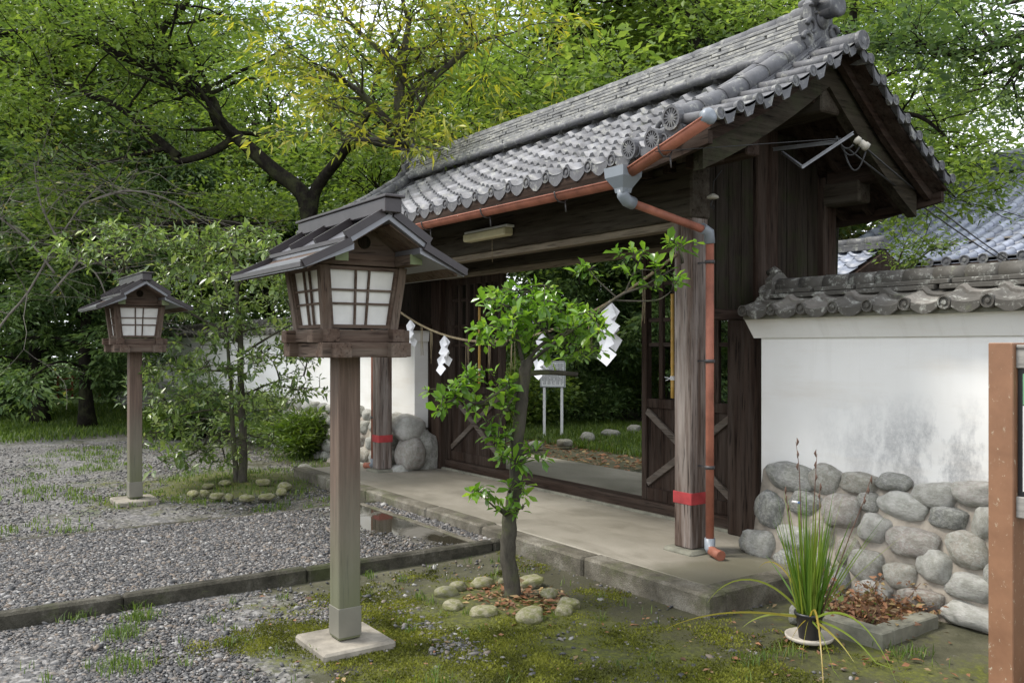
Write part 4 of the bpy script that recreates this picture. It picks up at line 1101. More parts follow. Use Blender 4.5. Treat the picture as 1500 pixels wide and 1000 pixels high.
# ================================================================== LANTERNS
def lantern(loc,label):
    L=empty('wooden_lantern',loc,label,'lantern','wooden post lanterns flanking the path')
    m=MB(); m.box((0,0,-.02),(.41,.41,.07),None,.012); m.build('concrete_base',concr,L)
    m=MB(); m.b2(-.0625,.0625,-.0625,.0625,.02,1.60,.006); p=m.build('post',lpost,L)
    m=MB(); m.b2(-.066,.066,-.066,.066,.035,.19,.002); m.build('metal_shoe',zinc,p)
    # lower frame
    for y in (-.155,.155):
        m=MB(); m.b2(-.335,.335,y-.045,y+.045,1.525,1.60,.004); m.build('cross_beam',lx,L)
    for x in (-.21,.24):
        m=MB(); m.b2(x-.045,x+.045,-.25,.25,1.527,1.602,.004); m.build('cross_beam',ly,L)
    m=MB(); m.b2(-.18,.18,-.11,.11,1.54,1.606); m.build('floor_board',lx,L)
    # sill frame
    for y in (-.185,.185):
        m=MB(); m.b2(-.275,.275,y-.036,y+.036,1.604,1.672,.004); m.build('sill_beam',lx,L)
    for x in (-.185,.185):
        m=MB(); m.b2(x-.036,x+.036,-.275,.275,1.601,1.668,.004); m.build('sill_beam',ly,L)
    # tapered body: corner posts
    zb,zt=1.672,2.0; hb,ht=.188,.225
    for sx in (-1,1):
        for sy in (-1,1):
            m=MB(); m.bar((sx*hb,sy*hb,zb),(sx*ht,sy*ht,zt),.045,.045,(0,1,0),.003); m.build('corner_post',lz,L)
    # windows
    for k in range(4):
        a=k*PI/2; ca,sa=round(math.cos(a)),round(math.sin(a))
        def T(u,z,off=0.0):
            h=hb+(ht-hb)*(z-zb)/(zt-zb)+off
            return Vector((ca*h-sa*u, sa*h+ca*u, z))
        def wd(z): return (hb+(ht-hb)*(z-zb)/(zt-zb))-.022
        z0,z1=zb+.005,zt-.005
        m=MB(); m.add([T(-wd(z0),z0,-.012),T(wd(z0),z0,-.012),T(wd(z1),z1,-.012),T(-wd(z1),z1,-.012),T(-wd(z0),z0,-.018),T(wd(z0),z0,-.018),T(wd(z1),z1,-.018),T(-wd(z1),z1,-.018)],[(0,1,2,3),(4,7,6,5),(0,4,5,1),(1,5,6,2),(2,6,7,3),(3,7,4,0)])
        pane=m.build('paper_pane',shoji,L)
        m=MB(); outw=Vector((ca,sa,0))
        for s in (-1,1): m.bar(T(s*(wd(z0)-.008),z0),T(s*(wd(z1)-.008),z1),.016,.022,outw)
        for z in (z0+.010,z1-.010): m.bar(T(-wd(z)+.017,z,.0005),T(wd(z)-.017,z,.0005),.018,.020,outw)
        for f in (-.19,.19): m.bar(T(f*wd(z0)*1.0,z0+.018,-.002),T(f*wd(z1),z1-.018,-.002),.010,.012,outw)
        for f in (.40,.62): z=z0+(z1-z0)*f; m.bar(T(-wd(z)+.017,z,-.003),T(wd(z)-.017,z,-.003),.011,.010,outw)
        m.build('window_lattice',lz if 0 else lx if sa else ly,pane)
    # top ring beams and projecting purlins
    for y in (-.205,.205):
        m=MB(); m.b2(-.42,.42,y-.035,y+.035,2.0,2.055,.003); m.build('purlin',lx,L)
        for sx in (-1,1):
            m=MB(); m.b2(sx*.421-.003,sx*.421+.003,y-.034,y+.034,2.002,2.053); tag(m.build('beam_end_cap',verd,L))
    for x in (-.225,.225):
        m=MB(); m.b2(x-.028,x+.028,-.17,.17,2.0,2.06,.003); m.build('tie_beam',ly,L)
        m=MB(); m.prism([(-.20,2.06),(.20,2.06),(0,2.215)],'x',x-.012,x+.012)
        g_=m.build('gable_board',ly,L)
        s=1 if x>0 else -1
        m=MB(); m.lathe((x+s*.0125,0,2.12),[(.034,0),(.034,.008),(.027,.008),(.026,.002)],(s,0,0),20,False); m.build('gable_roundel',side_w,g_)
    # roof slabs: two slopes each side
    RXH=.52
    prof_=[(0,2.235),(.21,2.10),(.44,1.972)]
    for sy in (-1,1):
        m=MB(); a,b,c_=prof_
        m.prism([(sy*a[0],a[1]),(sy*(b[0]+.012),b[1]-.006),(sy*(b[0]+.012),b[1]-.034),(sy*a[0],a[1]-.03)],'x',-RXH,RXH); r1=m.build('roof_slope',copper,L)
        m=MB(); m.prism([(sy*(b[0]-.03),b[1]-.020),(sy*c_[0],c_[1]),(sy*c_[0],c_[1]-.026),(sy*(b[0]-.03),b[1]-.05)],'x',-RXH+.012,RXH-.012); r2=m.build('roof_skirt',copper,L)
        for x in (-RXH,-.19,.15,RXH): 
            m=MB(); m.bar((x,sy*.03,2.238),(x,sy*(b[0]+.02),b[1]+.013),.024,.04,(0,0,1)); m.build('roof_batten',copperd,r1)
        m=MB()
        for x in (-RXH,RXH): m.bar((x,sy*(b[0]-.01),b[1]-.013),(x,sy*(c_[0]+.004),c_[1]-.004),.024,.036,(0,0,1))
        m.bar((-RXH,sy*(c_[0]),c_[1]-.008),(RXH,sy*c_[0],c_[1]-.008),.03,.022,(0,0,1))
        m.bar((-RXH,sy*(b[0]+.01),b[1]-.004),(RXH,sy*(b[0]+.01),b[1]-.004),.03,.020,(0,0,1))
        m.build('roof_trim',copperd,r2)
        # boarded soffit
        m=MB(); m.prism([(sy*.02,2.19),(sy*.41,1.955),(sy*.41,1.945),(sy*.02,2.18)],'x',-RXH+.03,RXH-.03); m.build('soffit',ly,L)
    m=MB(); m.b2(-RXH-.05,RXH+.05,-.045,.045,2.235,2.306,.004); rg2=m.build('ridge_box',copperd,L)
    m=MB(); m.b2(-RXH-.07,RXH+.07,-.055,.055,2.306,2.320,.003); m.build('ridge_cap',copperd,rg2)
    return L
lantern((-4.42,1.97,.02),'tall wooden lantern with paper windows on a post, nearest the camera')
lantern((-9.73,1.99,.02),'smaller looking wooden post lantern standing beyond the path, near the left edge')

# ================================================================== SMALL THINGS
# stone rings
ring=[((655,866,40,22),'lichened greenish edging stone at the far left of the young tree ring'),((707,853,42,20),'edging stone at the back left of the young tree ring'),((777,851,44,22),'rounded edging stone directly behind the young tree trunk'),((664,886,42,17),'low mossy edging stone at the left front of the young tree ring'),((709,895,46,20),'flat topped edging stone in front of the young tree, left one'),((777,899,50,27),'largest edging stone at the front right of the young tree ring'),((804,869,34,19),'edging stone right of the young tree trunk, inner one'),((832,883,38,22),'edging stone at the far right of the young tree ring'),((826,893,32,20),'small edging stone leaning on the rightmost one of the ring'),((672,858,34,18),'edging stone behind the far left stones of the young tree ring'),((736,853,16,12),'tiny edging stone touching the back of the young tree trunk')]
for i,((px,py,w_,h_),lab) in enumerate(ring):
    p=G(px,py+h_*.3,.0); d=p.x*VW[0]+p.y*VW[1]
    s=w_/F*d/2; o=put_stone('edging_stone',(p.x,p.y,.022),(s,s*.75,h_/F*d/2*.95),rnd.uniform(0,3),rstone,None,i)
    tag(o,lab,'edging stone','edging stones round the young tree')
ring2=[(283,723,22,10),(299,722,16,12),(318,726,24,12),(336,728,18,12),(361,729,26,11),(390,727,30,11),(412,720,20,12),(417,712,24,12),(385,706,26,12),(330,707,24,9),(305,711,22,9)]
where=['leftmost','second from the left, upright and orange','third from the left','small pale','front middle','long flat front','right front','rightmost','back right','back middle','back left']
for i,(px,py,w_,h_) in enumerate(ring2):
    p=G(px,py+3,.03); d=p.x*VW[0]+p.y*VW[1]; s=w_/F*d/2*1.1
    o=put_stone('edging_stone',(p.x,p.y,.05),(s,s*.7,h_/F*d/2),rnd.uniform(-.3,.3),rstone,None,i+3)
    tag(o,where[i]+' edging stone in the ring of the slender tree','edging stone','edging stones round the far tree')
for i,((px,py,w_,h_),lab) in enumerate([((447,689,26,18),'pale loose stone at the left corner of the apron kerb'),((365,632,22,10),'grey stone at the foot of the far shrubs'),((400,625,20,10),'small stone among the plants below the left wall'),((218,600,14,7),'small pale stone on the grass edge behind the far lantern'),((1172,905,34,34),'weathered grey stone leaning behind the flower pot')]):
    p=G(px,py+4,.0); d=p.x*VW[0]+p.y*VW[1]; s=w_/F*d/2
    tag(put_stone('loose_stone',(p.x,p.y,.04),(s,s*.8,h_/F*d/2),.3*i,gstone,None,i),lab,'stone')
# garden stones beyond the gate
for i,((px,py,w_,h_),lab) in enumerate([((827,651,26,12),'low grey garden stone below the info board'),((861,643,24,15),'pale grey garden stone right of the info board'),((895,636,30,11),'long tan garden stone along the path beyond the gate'),((929,630,22,14),'brown rounded garden stone beside the right lattice panel'),((784,653,26,10),'dark flat garden stone left of the info board posts'),((948,627,16,9),'small garden stone just behind the lattice panel')]):
    p=G(px,py+5,.0); d=p.x*VW[0]+p.y*VW[1]; s=w_/F*d/2
    tag(put_stone('garden_stone',(p.x,p.y,.08),(s,s*.8,h_/F*d/2*1.15),.4*i,gstone,None,i+2),lab,'garden stone','garden stones beyond the gate')
# information board beyond the gate
ib=empty('information_board',(-12.35,9.45,0),'white information board with dense black writing on two white legs beyond the gate','sign')
S_=.0
ux=Vector((.8,.6,0)).normalized(); # faces the gateway
def ibp(a,b,z): return Vector((a*ux.x+b*ux.y, a*ux.y-b*ux.x, z))
Mib=Matrix(((ux.x,-ux.y,0),(ux.y,ux.x,0),(0,0,1)))
m=MB()
for a in (-.16,.16):
    m=MB(); m.box(ibp(a,0,.44),(.045,.03,.96),Mib,.003); m.build('leg',whitep,ib)
m=MB(); m.box(ibp(0,.02,1.12),(.46,.02,.46),Mib,.004); bd=m.build('panel',whitep,ib)
m=MB()
for (a,z,w_,h_) in ((0,1.338,.44,.012),(0,.902,.44,.012),(-.215,1.12,.012,.424),(.215,1.12,.012,.424)): m.box(ibp(a,.032,z),(w_,.004,h_),Mib)
m.build('panel_edge',greyp,bd)
m=MB(); rg_=random.Random(2)
for c_ in range(15):
    for r_ in range(17):
        if rg_.random()<.10 or (r_>13 and c_%3==0): continue
        a=-.185+c_*.0265; z=1.305-r_*.0225
        for q in range(4):
            if q%2: m.box(ibp(a+rg_.uniform(-.006,.006),.0325,z),(.0025,.002,.016),Mib)
            else: m.box(ibp(a,.0325+.0006*q,z+rg_.uniform(-.007,.007)),(.016,.002,.0026),Mib)
m.build('lettering',ink,bd)
# brown notice board on the right
nb=empty('notice_board',(-2.105,4.33,0),'brown steel framed notice board with green and white panel, cut off at the right edge','notice board')
for x in (0,1.75):
    m=MB(); m.b2(x-.058,x+.058,-.058,.058,-.05,1.62,.004); m.build('post',brownm,nb)
m=MB(); m.b2(.058,1.692,-.035,.035,1.50,1.61,.004); m.build('rail',weath,nb)
m=MB(); m.b2(.058,1.692,-.035,.035,.80,.90,.004); m.build('rail',weath,nb)
m=MB(); m.b2(.062,1.688,-.02,.02,.90,1.50); fr=m.build('frame',blackpl,nb)
m=MB(); m.b2(.085,1.665,-.024,-.019,1.33,1.475); m.build('green_panel',greenp,fr)
m=MB(); m.b2(.085,1.665,-.024,-.0195,.925,1.325); m.build('white_panel',whitep,fr)
# planter kerb with dead plants
pk=empty('planter_kerb',(-3.0,4.65,0),'low mossy concrete planter edge filled with dead stems and leaf litter','planter')
m=MB(); m.b2(-.32,.27,-.36,-.25,-.04,.075,.008); m.build('edge_block',conc2,pk)
m=MB(); m.b2(.16,.27,-.245,.20,-.04,.078,.008); m.build('edge_block',conc2,pk)
m=MB(); m.b2(-.32,.155,-.245,.40,-.03,.045,.01); m.build('soil',litter,pk)
rg=np.random.default_rng(8); n=420
p=np.stack([rg.uniform(-.34,.24,n),rg.uniform(-.24,.3,n),rg.uniform(.05,.09,n)],1); u=rg.normal(0,1,(n,3)); u[:,2]*=.3
leaf_mesh('dead_leaves',p,u,.045,lf_dead,pk,.5,.9,3)
m=MB(); tp=[]
rr=random.Random(5)
for i in range(26):
    a=Vector((rr.uniform(-.3,.15),rr.uniform(-.22,.25),.05)); d=Vector((rr.gauss(0,.5),rr.gauss(0,.5),1)).normalized(); q=[a]
    for k in range(4): d=(d+Vector((rr.gauss(0,.3),rr.gauss(0,.3),-.1))).normalized(); q.append(q[-1]+d*rr.uniform(.03,.07)); tp.append((q[-1].copy(),d.copy()))
    m.tube(q,[.004,.0035,.003,.002,.0015],4)
m.build('dead_stems',plain('dead_stem',(.13,.07,.04),.9),pk)
P_,U_,RV=cluster(tp,3,.035,2); leaf_mesh('withered_leaves',P_,U_,.035,lf_dead,pk,.5,.8,4)
P_,U_,RV=cluster(tp[::4],4,.05,3); leaf_mesh('green_leaves',P_-np.array([0,0,.03]),U_,.035,lf_grass,pk,.6,.5,4,rv=RV)
# potted iris
pi_=empty('potted_iris',(-3.03,4.08,0),'black pot of long arching iris leaves with dry seed stalks, standing on a pale dish','potted plant')
m=MB(); m.lathe((0,0,0),[(.10,.0),(.125,.012),(.13,.03),(.122,.03),(.10,.014),(.02,.012)],(0,0,1),24); m.build('dish',plain('pale_dish',(.42,.38,.32),.6,.3,.2),pi_)
m=MB(); m.lathe((0,0,.014),[(.055,0),(.072,.125),(.08,.125),(.08,.14),(.068,.14),(.064,.11),(.01,.10)],(0,0,1),24); m.build('pot',blackpl,pi_)
def blade(mb,a,d,L,w,droop,rg_,n=9):
    q=Vector(a); d=Vector(d).normalized(); side=d.cross(Vector((rg_.gauss(0,1),rg_.gauss(0,1),.3))).normalized(); vs=[]
    for i in range(n+1):
        t=i/n; ww=w*(1-t**2.2)*.5+.0004; nn=side.cross(d)
        vs+=[q-side*ww+nn*ww*.3,q,q+side*ww+nn*ww*.3]; d=(d+Vector((0,0,-droop*(.3+t)))).normalized(); side=(side-d*side.dot(d)).normalized(); q=q+d*(L/n)
        if q.z<.012: q.z=.012; d.z=max(d.z,-.02)
    b=[(i*3+j,i*3+j+1,i*3+j+4,i*3+j+3) for i in range(n) for j in range(2)]
    mb.append((vs,b,rg_.random()))
def blades_build(name,L,mat,parent,tone=None):
    V=[];Fc=[];A=[]
    for vs,fs,t in L:
        b=len(V); V+=[tuple(v) for v in vs]; Fc+=[[i+b for i in f] for f in fs]; A+=[t]*len(fs)
    return npmesh(name,np.array(V),np.array(Fc),4,mat,parent,A,smooth=True)
rg_=random.Random(12); Lb=[]
for i in range(130):
    a=rg_.uniform(0,2*PI); r=rg_.uniform(0,.06); tl=abs(rg_.gauss(0,.27))
    blade(Lb,(math.cos(a)*r,math.sin(a)*r,.12),(math.cos(a)*tl,math.sin(a)*tl,1),rg_.uniform(.32,.72),.011,.015+.05*tl,rg_)
Lb=[(v,f,t*.62) for v,f,t in Lb]; nb_=len(Lb)
for (dx,dy,dz,L_,dr) in ((.9,-.75,.15,.60,.12),(.75,-.85,.9,.95,.24),(.35,-.9,.1,.55,.10),(-.6,-.9,.2,.80,.06),(.45,.9,.95,.70,.02),(-.5,-.6,1.1,.65,.22),(.95,-.1,.1,.55,.12),(-.75,.2,1.4,.55,.2),(.5,-.8,.0,.45,.06),(1,-.5,.7,.90,.15),(-.8,-.7,.2,.35,.1),(.9,-.4,.0,.42,.05)):
    blade(Lb,(dx*.03,dy*.03,.12),(dx,dy,dz),L_,.012,dr,rg_,14)
Lb=Lb[:nb_]+[(v,f,.45+.5*t) for v,f,t in Lb[nb_:]]
blades_build('iris_leaves',Lb,lf_iris,pi_)
m=MB()
for (x,y,h,lx_,ly_) in ((-.03,.0,.98,-.02,-.04),(.0,.02,.92,.03,.0),(.03,.0,.74,.02,.03),(-.05,.01,.7,-.09,-.03),(.04,.02,.80,.26,.10)):
    q=[Vector((x,y,.1))]+[Vector((x+lx_*t+rg_.gauss(0,.006),y+ly_*t,.1+(h)*t)) for t in (.3,.6,.85,1)]
    m.tube(q,[.0045,.004,.003,.0025,.0015],5)
    for t in (.86,.93,1.0):
        c_=Vector((x+lx_*t,y+ly_*t,.1+h*t)); m.tube([c_-Vector((0,0,.02)),c_+Vector((rg_.uniform(-.01,.01),0,0)),c_+Vector((0,0,.022))],[.002,.0065,.001],6)
m.build('dry_stalks',plain('dry_stalk',(.12,.07,.05),.85),pi_)
# bracket, wires under the gable
br=empty('wire_bracket',P(1133,217,6.25),'galvanised steel angle bracket reaching out under the gable with wires','bracket')
o0=P(1133,217,6.25); A_=P(1133,217,6.25)-o0;B_=P(1250,193,5.75)-o0;C_=P(1175,243,5.8)-o0; D_=P(1146,222,6.2)-o0; E_=P(1232,205,5.8)-o0
m=MB()
for a,b,w_ in ((A_,E_,.020),(D_,C_,.014),(C_,B_,.016)): m.bar(a,b,w_,.005,(0,0,1)); m.bar(a+Vector((0,0,-.012)),b+Vector((0,0,-.012)),.005,w_,(0,0,1))
m.build('steel_angle',steel,br)
m=MB(); q=P(1262,210,5.75)-o0; ax=(P(1275,218,5.75)-P(1257,205,5.75)).normalized()
m.lathe(q,[(.012,-.05),(.026,-.045),(.026,-.02),(.018,-.015),(.024,-.005),(.024,.02),(.03,.025),(.028,.05),(.01,.055)],ax,14); m.build('insulator',ceram,br)
m=MB()
def wob(a,b,sag,n=10): return [a.lerp(b,i/n)-Vector((0,0,sag*4*(i/n)*(1-i/n))) for i in range(n+1)]
m.tube(wob(P(1228,205,5.8)-o0,q,.09),.006,6); m.tube(wob(P(1235,215,5.8)-o0,P(1268,222,5.75)-o0,.14),.006,6); m.tube(wob(P(1225,200,5.8)-o0,P(1250,212,5.75)-o0,.05),.007,6)
m.tube(wob(P(960,222,5.25)-o0,P(1232,203,5.8)-o0,.0),.003,5)
m.build('jumper_wire',wire,br)
for k,(a,b) in enumerate(((P(1264,214,5.75),P(1900,640,14)),(P(1240,217,5.8),P(1880,645,14)))):
    bb=P(1500+ (0 if k else 0),383+k*5,12.0); dirv=(bb-a)
    w=MB(); w.tube(wob(a,a+dirv*1.5,.12,24),.007,5)
    tag(w.build('power_cable',wire),('upper' if k==0 else 'lower')+' black cable running from the gable bracket past the far hall roof','cable','cables from the gable bracket')

# ================================================================== FAR HALL BEHIND THE WALL
hall=empty('shrine_hall',(-4.0,16.2,0),'large hall behind the wall with a blue grey tiled roof and dark eaves','hall'); HB=Vector((-4.0,16.2,0))
hx0,hx1=-10.2,6.0; HY=13.7; HR=18.1
def HS(u): return (HY+(HR-HY)*u, 2.95+2.15*(.66*u+.34*u*u))
def HSB(u): return (2*HR-HY-(HR-HY)*u, HS(u)[1])
def hg(): return gm(HB)
g=hg(); g.b2(hx0+1.2,hx1-1.2,HY+1.1,2*HR-HY-1.1,0,3.4); g.build('wall',plain('hall_wall',(.30,.27,.23),.9),hall)
g=hg()
for i in range(9): g.b2(hx0+1.1+i*1.72,hx0+1.28+i*1.72,HY+1.02,HY+1.12,0,3.3)
g.build('wall_posts',wz,hall)
g=hg(); 
for S in (HS,HSB):
    n=8; vs=[]
    for o in (-.16,-.03):
        for i in range(n+1):
            y,z=S(i/n); vs+=[(hx0,y,z+o),(hx1,y,z+o)]
    k=2*(n+1); fs=[]
    for i in range(n): fs+=[(2*i,2*i+1,2*i+3,2*i+2),(k+2*i,k+2*i+1,k+2*i+3,k+2*i+2),(2*i,2*i+2,k+2*i+2,k+2*i),(2*i+1,2*i+3,k+2*i+3,k+2*i+1)]
    fs+=[(0,1,k+1,k)]; g.add(vs,fs)
g.prism([(HY+.5,3.0),(2*HR-HY-.5,3.0),(HR,4.85)],'x',hx0+.5,hx0+.6)
hr=g.build('roof',wx,hall)
# rows of round cover tiles running down the slope with stepped pans between
def hall_rows(S,nm,seed):
    rg=np.random.default_rng(seed); V=[];Fc=[];A=[]; st=.29; n=int((hx1-hx0)/st); rows=16; sub=6
    for i in range(n+1):
        xc=hx0+i*st-HB.x; tone=rg.random(rows)
        for r in range(rows):
            b=len(V)
            for (u,rr) in ((r/rows,.080),((r+1)/rows,.074)):
                y,z=S(u)
                for k in range(sub+1):
                    a=PI*k/sub; V.append((xc+math.cos(a)*rr,y-HB.y,z+math.sin(a)*rr*1.05-HB.z))
            for k in range(sub): Fc.append((b+k,b+k+1,b+sub+2+k,b+sub+1+k)); A.append(tone[r])
            # pan strip with step
            b=len(V); y,z=S(r/rows); y2,z2=S((r+1)/rows)
            for (yy,zz) in ((y,z-.03),(y,z+.022),(y2,z2-.012)):
                V+= [(xc,yy-HB.y,zz-HB.z),(xc+st,yy-HB.y,zz-HB.z)]
            Fc+= [(b,b+1,b+3,b+2),(b+2,b+3,b+5,b+4)]; A+=[tone[r]*.6]*2
    npmesh(nm,np.array(V),np.array(Fc),4,tileb,hr,A,smooth=False)
hall_rows(HS,'front_tiles',1); hall_rows(HSB,'rear_tiles',2)
g=hg()
for i in range(int((hx1-hx0)/.29)+1): 
    disc(g,(hx0+i*.29,HY-.02,2.96),(0,-1,0),.08,.04)
g.b2(hx0-.05,hx1+.05,HY,HY+.03,2.93,2.99); g.build('eave_tiles',tile,hr)
g=hg(); g.b2(hx0+.1,hx1-.1,HY+.03,HY+.10,2.70,2.80); g.build('fascia',wx,hr)
g=hg()
for i in range(int((hx1-hx0)/.3)): g.b2(hx0+.1+i*.3,hx0+.18+i*.3,HY+.10,HY+1.1,2.80,2.87)
g.build('rafter_row',wy,hr)
g=hg(); zz=ridge_run(g,hx0+.1,hx1-.1,HR,5.06,.4,[(.08,.5,.5)]+[(.055,.36,.4)]*4,7); flute(g,[(hx0,HR,zz+.03),(hx1,HR,zz+.03)],.11,12,.4); g.build('ridge',tileb,hr)
g=hg(); flute(g,[(hx0+.15,*HS(i/8)) and (hx0+.15,HS(i/8)[0],HS(i/8)[1]+.10) for i in range(9)],.12,12,.3); flute(g,[(hx0+.55,HS(i/8)[0],HS(i/8)[1]+.10) for i in range(9)],.12,12,.3); g.build('gable_roll',tileb,hr)
gate_save=gate
# lower corridor roof to the left of the hall
cr=empty('side_corridor',(-9.0,12.0,0),'low tiled corridor roof glimpsed between the gate and the big hall','building'); CB=Vector((-9.0,12.0,0))
CS=lambda u:(11.2+1.1*u,2.55+.55*u)
g=gm(CB); g.b2(-9.1,-7.95,11.6,13.0,0,2.45); g.build('wall',wz,cr)
g=gm(CB); g.prism([(11.2,2.40),(13.4,2.40),(13.4,2.52),(12.3,3.06),(11.2,2.52)],'x',-9.35,-7.75); rf=g.build('roof',wx,cr)
tile_field('front_tiles',tileb,rf,-9.30+9,-7.80+9,lambda u:(CS(u)[0]-12,CS(u)[1]),5,seed=4)
eave_tiles('eave_tiles',tile,rf,-9.30+9,-7.80+9,11.2-12,lambda x:2.55,-1)
g=gm(CB); ridge_run(g,-9.35,-7.75,12.3,3.08,.3,[(.06,.35,.35),(.05,.3,.3)],3); flute(g,[(-9.35,12.3,3.22),(-7.75,12.3,3.22)],.08,10,.3); g.build('ridge',tile,rf)
# garden wall far beyond the gate and a small red fence far left
gw=empty('garden_wall',(-22,20,0),'pale low wall far behind the garden, seen through the gateway','wall')
m=MB(); m.b2(-14,13,-.15,.15,0,2.0); m.build('wall_face',plain('grey_plaster',(.38,.39,.40),.9),gw)
m=MB(); m.prism([(-.35,2.0),(.35,2.0),(0,2.25)],'x',-14.1,13.1); m.build('coping',tile2,gw)
p=G(85,583,.0); rf_=empty('red_fence',(p.x,p.y,0),'small red painted fence under the dark trees at the far left','fence')
for i in range(7):
    m=MB(); q=Vector((-.4*(i-3)*.3,(i-3)*.42,0)); m.box(q+Vector((0,0,.35)),(.06,.06,.7)); m.build('post',redwood,rf_)
for z in (.25,.6):
    m=MB(); m.bar((.36,-1.3,z),(-.36,1.3,z),.04,.06); m.build('rail',redwood,rf_)
# ================================================================== PLANTS
def cluster_tree(name,label,cat,base,stems,clusters,leafm,barkm,leaf,nl,seed,aspect=.45,group=None,twig=.004,six=True,ros=.05,nodes_from=None,flat=.6,up=.5):
    """stems: list of (points, r0, r1). clusters: (centre, (rx,ry,rz), tips). Twigs join each tip to the nearest stem node."""
    rg=random.Random(seed); e=empty(name,base,label,cat,group); B=Vector(base); mb=MB(); nodes=[]
    for pts,r0,r1 in stems:
        pts=[Vector(p)-B for p in pts]; sm=[]
        for i in range(len(pts)-1):
            p0=pts[max(i-1,0)];p1=pts[i];p2=pts[i+1];p3=pts[min(i+2,len(pts)-1)]
            for k in range(5):
                t=k/5; sm.append(.5*((2*p1)+(-p0+p2)*t+(2*p0-5*p1+4*p2-p3)*t*t+(-p0+3*p1-3*p2+p3)*t**3)+Vector((rg.gauss(0,1),rg.gauss(0,1),0))*r0*.10)
        sm.append(pts[-1]); k=len(sm); mb.tube(sm,[r0+(r1-r0)*i/(k-1) for i in range(k)],10); nodes+=sm[k//4:]
    tips=[]
    for c,(rx,ry,rz),n in clusters:
        c=Vector(c)-B; q=min(nodes,key=lambda a:(a-c).length)
        # one secondary limb into the cluster
        mid=q.lerp(c,.55)+Vector((rg.gauss(0,.03),rg.gauss(0,.03),rg.gauss(0,.02)))
        mb.tube([q,mid,c],[twig*2.6,twig*2,twig*1.4],6); loc=[q.lerp(mid,.6),mid,c]
        for _ in range(n):
            v=Vector((rg.gauss(0,.5),rg.gauss(0,.5),rg.gauss(0,.5)))
            if v.length>1.05: v=v.normalized()
            w=Vector(RT+(0,))*v.x*rx+Vector(VW+(0,))*v.y*ry+Vector((0,0,v.z*rz)); t=c+w
            s=min(loc,key=lambda a:(a-t).length); m_=s.lerp(t,.5)+Vector((0,0,.02)); mb.tube([s,m_,t],[twig*1.1,twig*.8,twig*.5],5,cap=False); loc.append(m_)
            tips.append((t,(t-s).normalized())); 
            if rg.random()<.5: tips.append((m_,(t-s).normalized()))
    mb.build('trunk',barkm,e,fix=False)
    P_=[];U_=[];RV=[]
    for t,d in tips:
        a0=rg.uniform(0,6.28); d=(d+Vector((0,0,up))).normalized(); x=d.orthogonal().normalized(); y=d.cross(x); tone=rg.random()
        k=max(2,int(rg.gauss(nl,1.2)))
        for i in range(k):
            a=a0+i*2.4; o=(x*math.cos(a)+y*math.sin(a)); f=i/k
            P_.append(t-d*ros*f); U_.append((o*(.75+.4*f)+d*(.75-.75*f)+Vector((0,0,-.05))).normalized()); RV.append(min(1,max(0,.6*tone+.4*rg.random()-(.25*f))))
    leaf_mesh('leaves',np.array([tuple(p) for p in P_]),np.array([tuple(u) for u in U_]),leaf,leafm,e,aspect,.35,seed,six,np.array(RV))
    return e
D=5.6
def Q(px,py,dd=0): return P(px,py,D+dd)
base=G(750,876,.0); 
trunkp=[Vector((base.x,base.y,-.03)),Q(749,850),Q(745,800),Q(749,755,.03),Q(756,700,.02),Q(760,640,.0),Q(766,575,-.02),Q(771,527,-.02)]
stems=[(trunkp,.055,.036),([Q(768,548),Q(800,545,.1),Q(846,548,.15)],.020,.014),([Q(770,530),Q(800,500,.05),Q(850,478),Q(905,435,-.05),Q(945,418,-.05),Q(1000,385,-.1)],.014,.004),
([Q(768,555),Q(735,572,-.08),Q(700,590,-.1),Q(668,580,-.12)],.012,.004),([Q(768,540),Q(758,495,-.05),Q(752,450,-.05),Q(775,425)],.014,.005),([Q(771,535),Q(815,500,-.15),Q(860,470,-.2)],.012,.005),
([Q(905,437),Q(875,410,.05),Q(858,388,.1)],.006,.003),([Q(766,560,-.04),Q(735,610,-.08),Q(730,640,-.08)],.007,.003),([Q(747,760),Q(722,740,-.05),Q(700,720,-.08)],.008,.003),([Q(900,440,-.04),Q(960,440,-.1),Q(985,425,-.12)],.006,.003),([Q(915,430),Q(935,385,.05),Q(945,362,.1)],.006,.003)]
def C(px,py,dd,rx,ry,n,rz=None): return (Q(px,py,dd),(rx*1.35/F*D,.30 if rz is None else rz*1.3,ry*1.35/F*D),max(2,int(n*1.0)))
cl=[C(738,445,-.05,38,20,14),C(785,440,0,42,18,15),C(735,480,-.1,35,20,14),C(780,475,.1,45,22,18),C(830,480,-.1,45,24,18),C(870,470,-.2,32,18,12),C(820,455,.05,42,16,12),C(720,505,0,28,14,8),C(800,515,.15,55,14,12),C(845,515,.0,35,14,8),
C(660,575,-.1,30,16,11,.1),C(690,555,-.1,28,18,11,.1),C(652,590,-.15,20,10,6,.1),C(700,595,0,22,10,5,.08),C(745,432,.1,40,10,8),
C(930,375,0,24,18,6,.1),C(965,395,-.1,34,18,6,.1),C(995,365,-.1,24,14,5,.08),C(945,420,0,22,10,3,.08),C(862,395,.1,14,12,4,.05),C(985,415,-.15,18,8,2,.05),
C(742,560,0,20,20,6,.1),C(735,600,-.05,20,24,7,.1),C(728,640,-.05,18,20,7,.08),C(755,675,-.1,38,14,9,.1),C(748,715,-.1,30,14,6,.1),C(700,722,-.1,22,20,6,.06),C(735,745,-.1,18,10,3,.06),C(780,662,-.1,20,10,4,.06),C(765,745,-.1,15,8,2,.05)]
cluster_tree('young_tree','young broadleaf tree with glossy bright leaves inside a ring of mossy stones','tree',(base.x,base.y,0),stems,cl,lf_glossy,bark2,.066,5,3,.50)
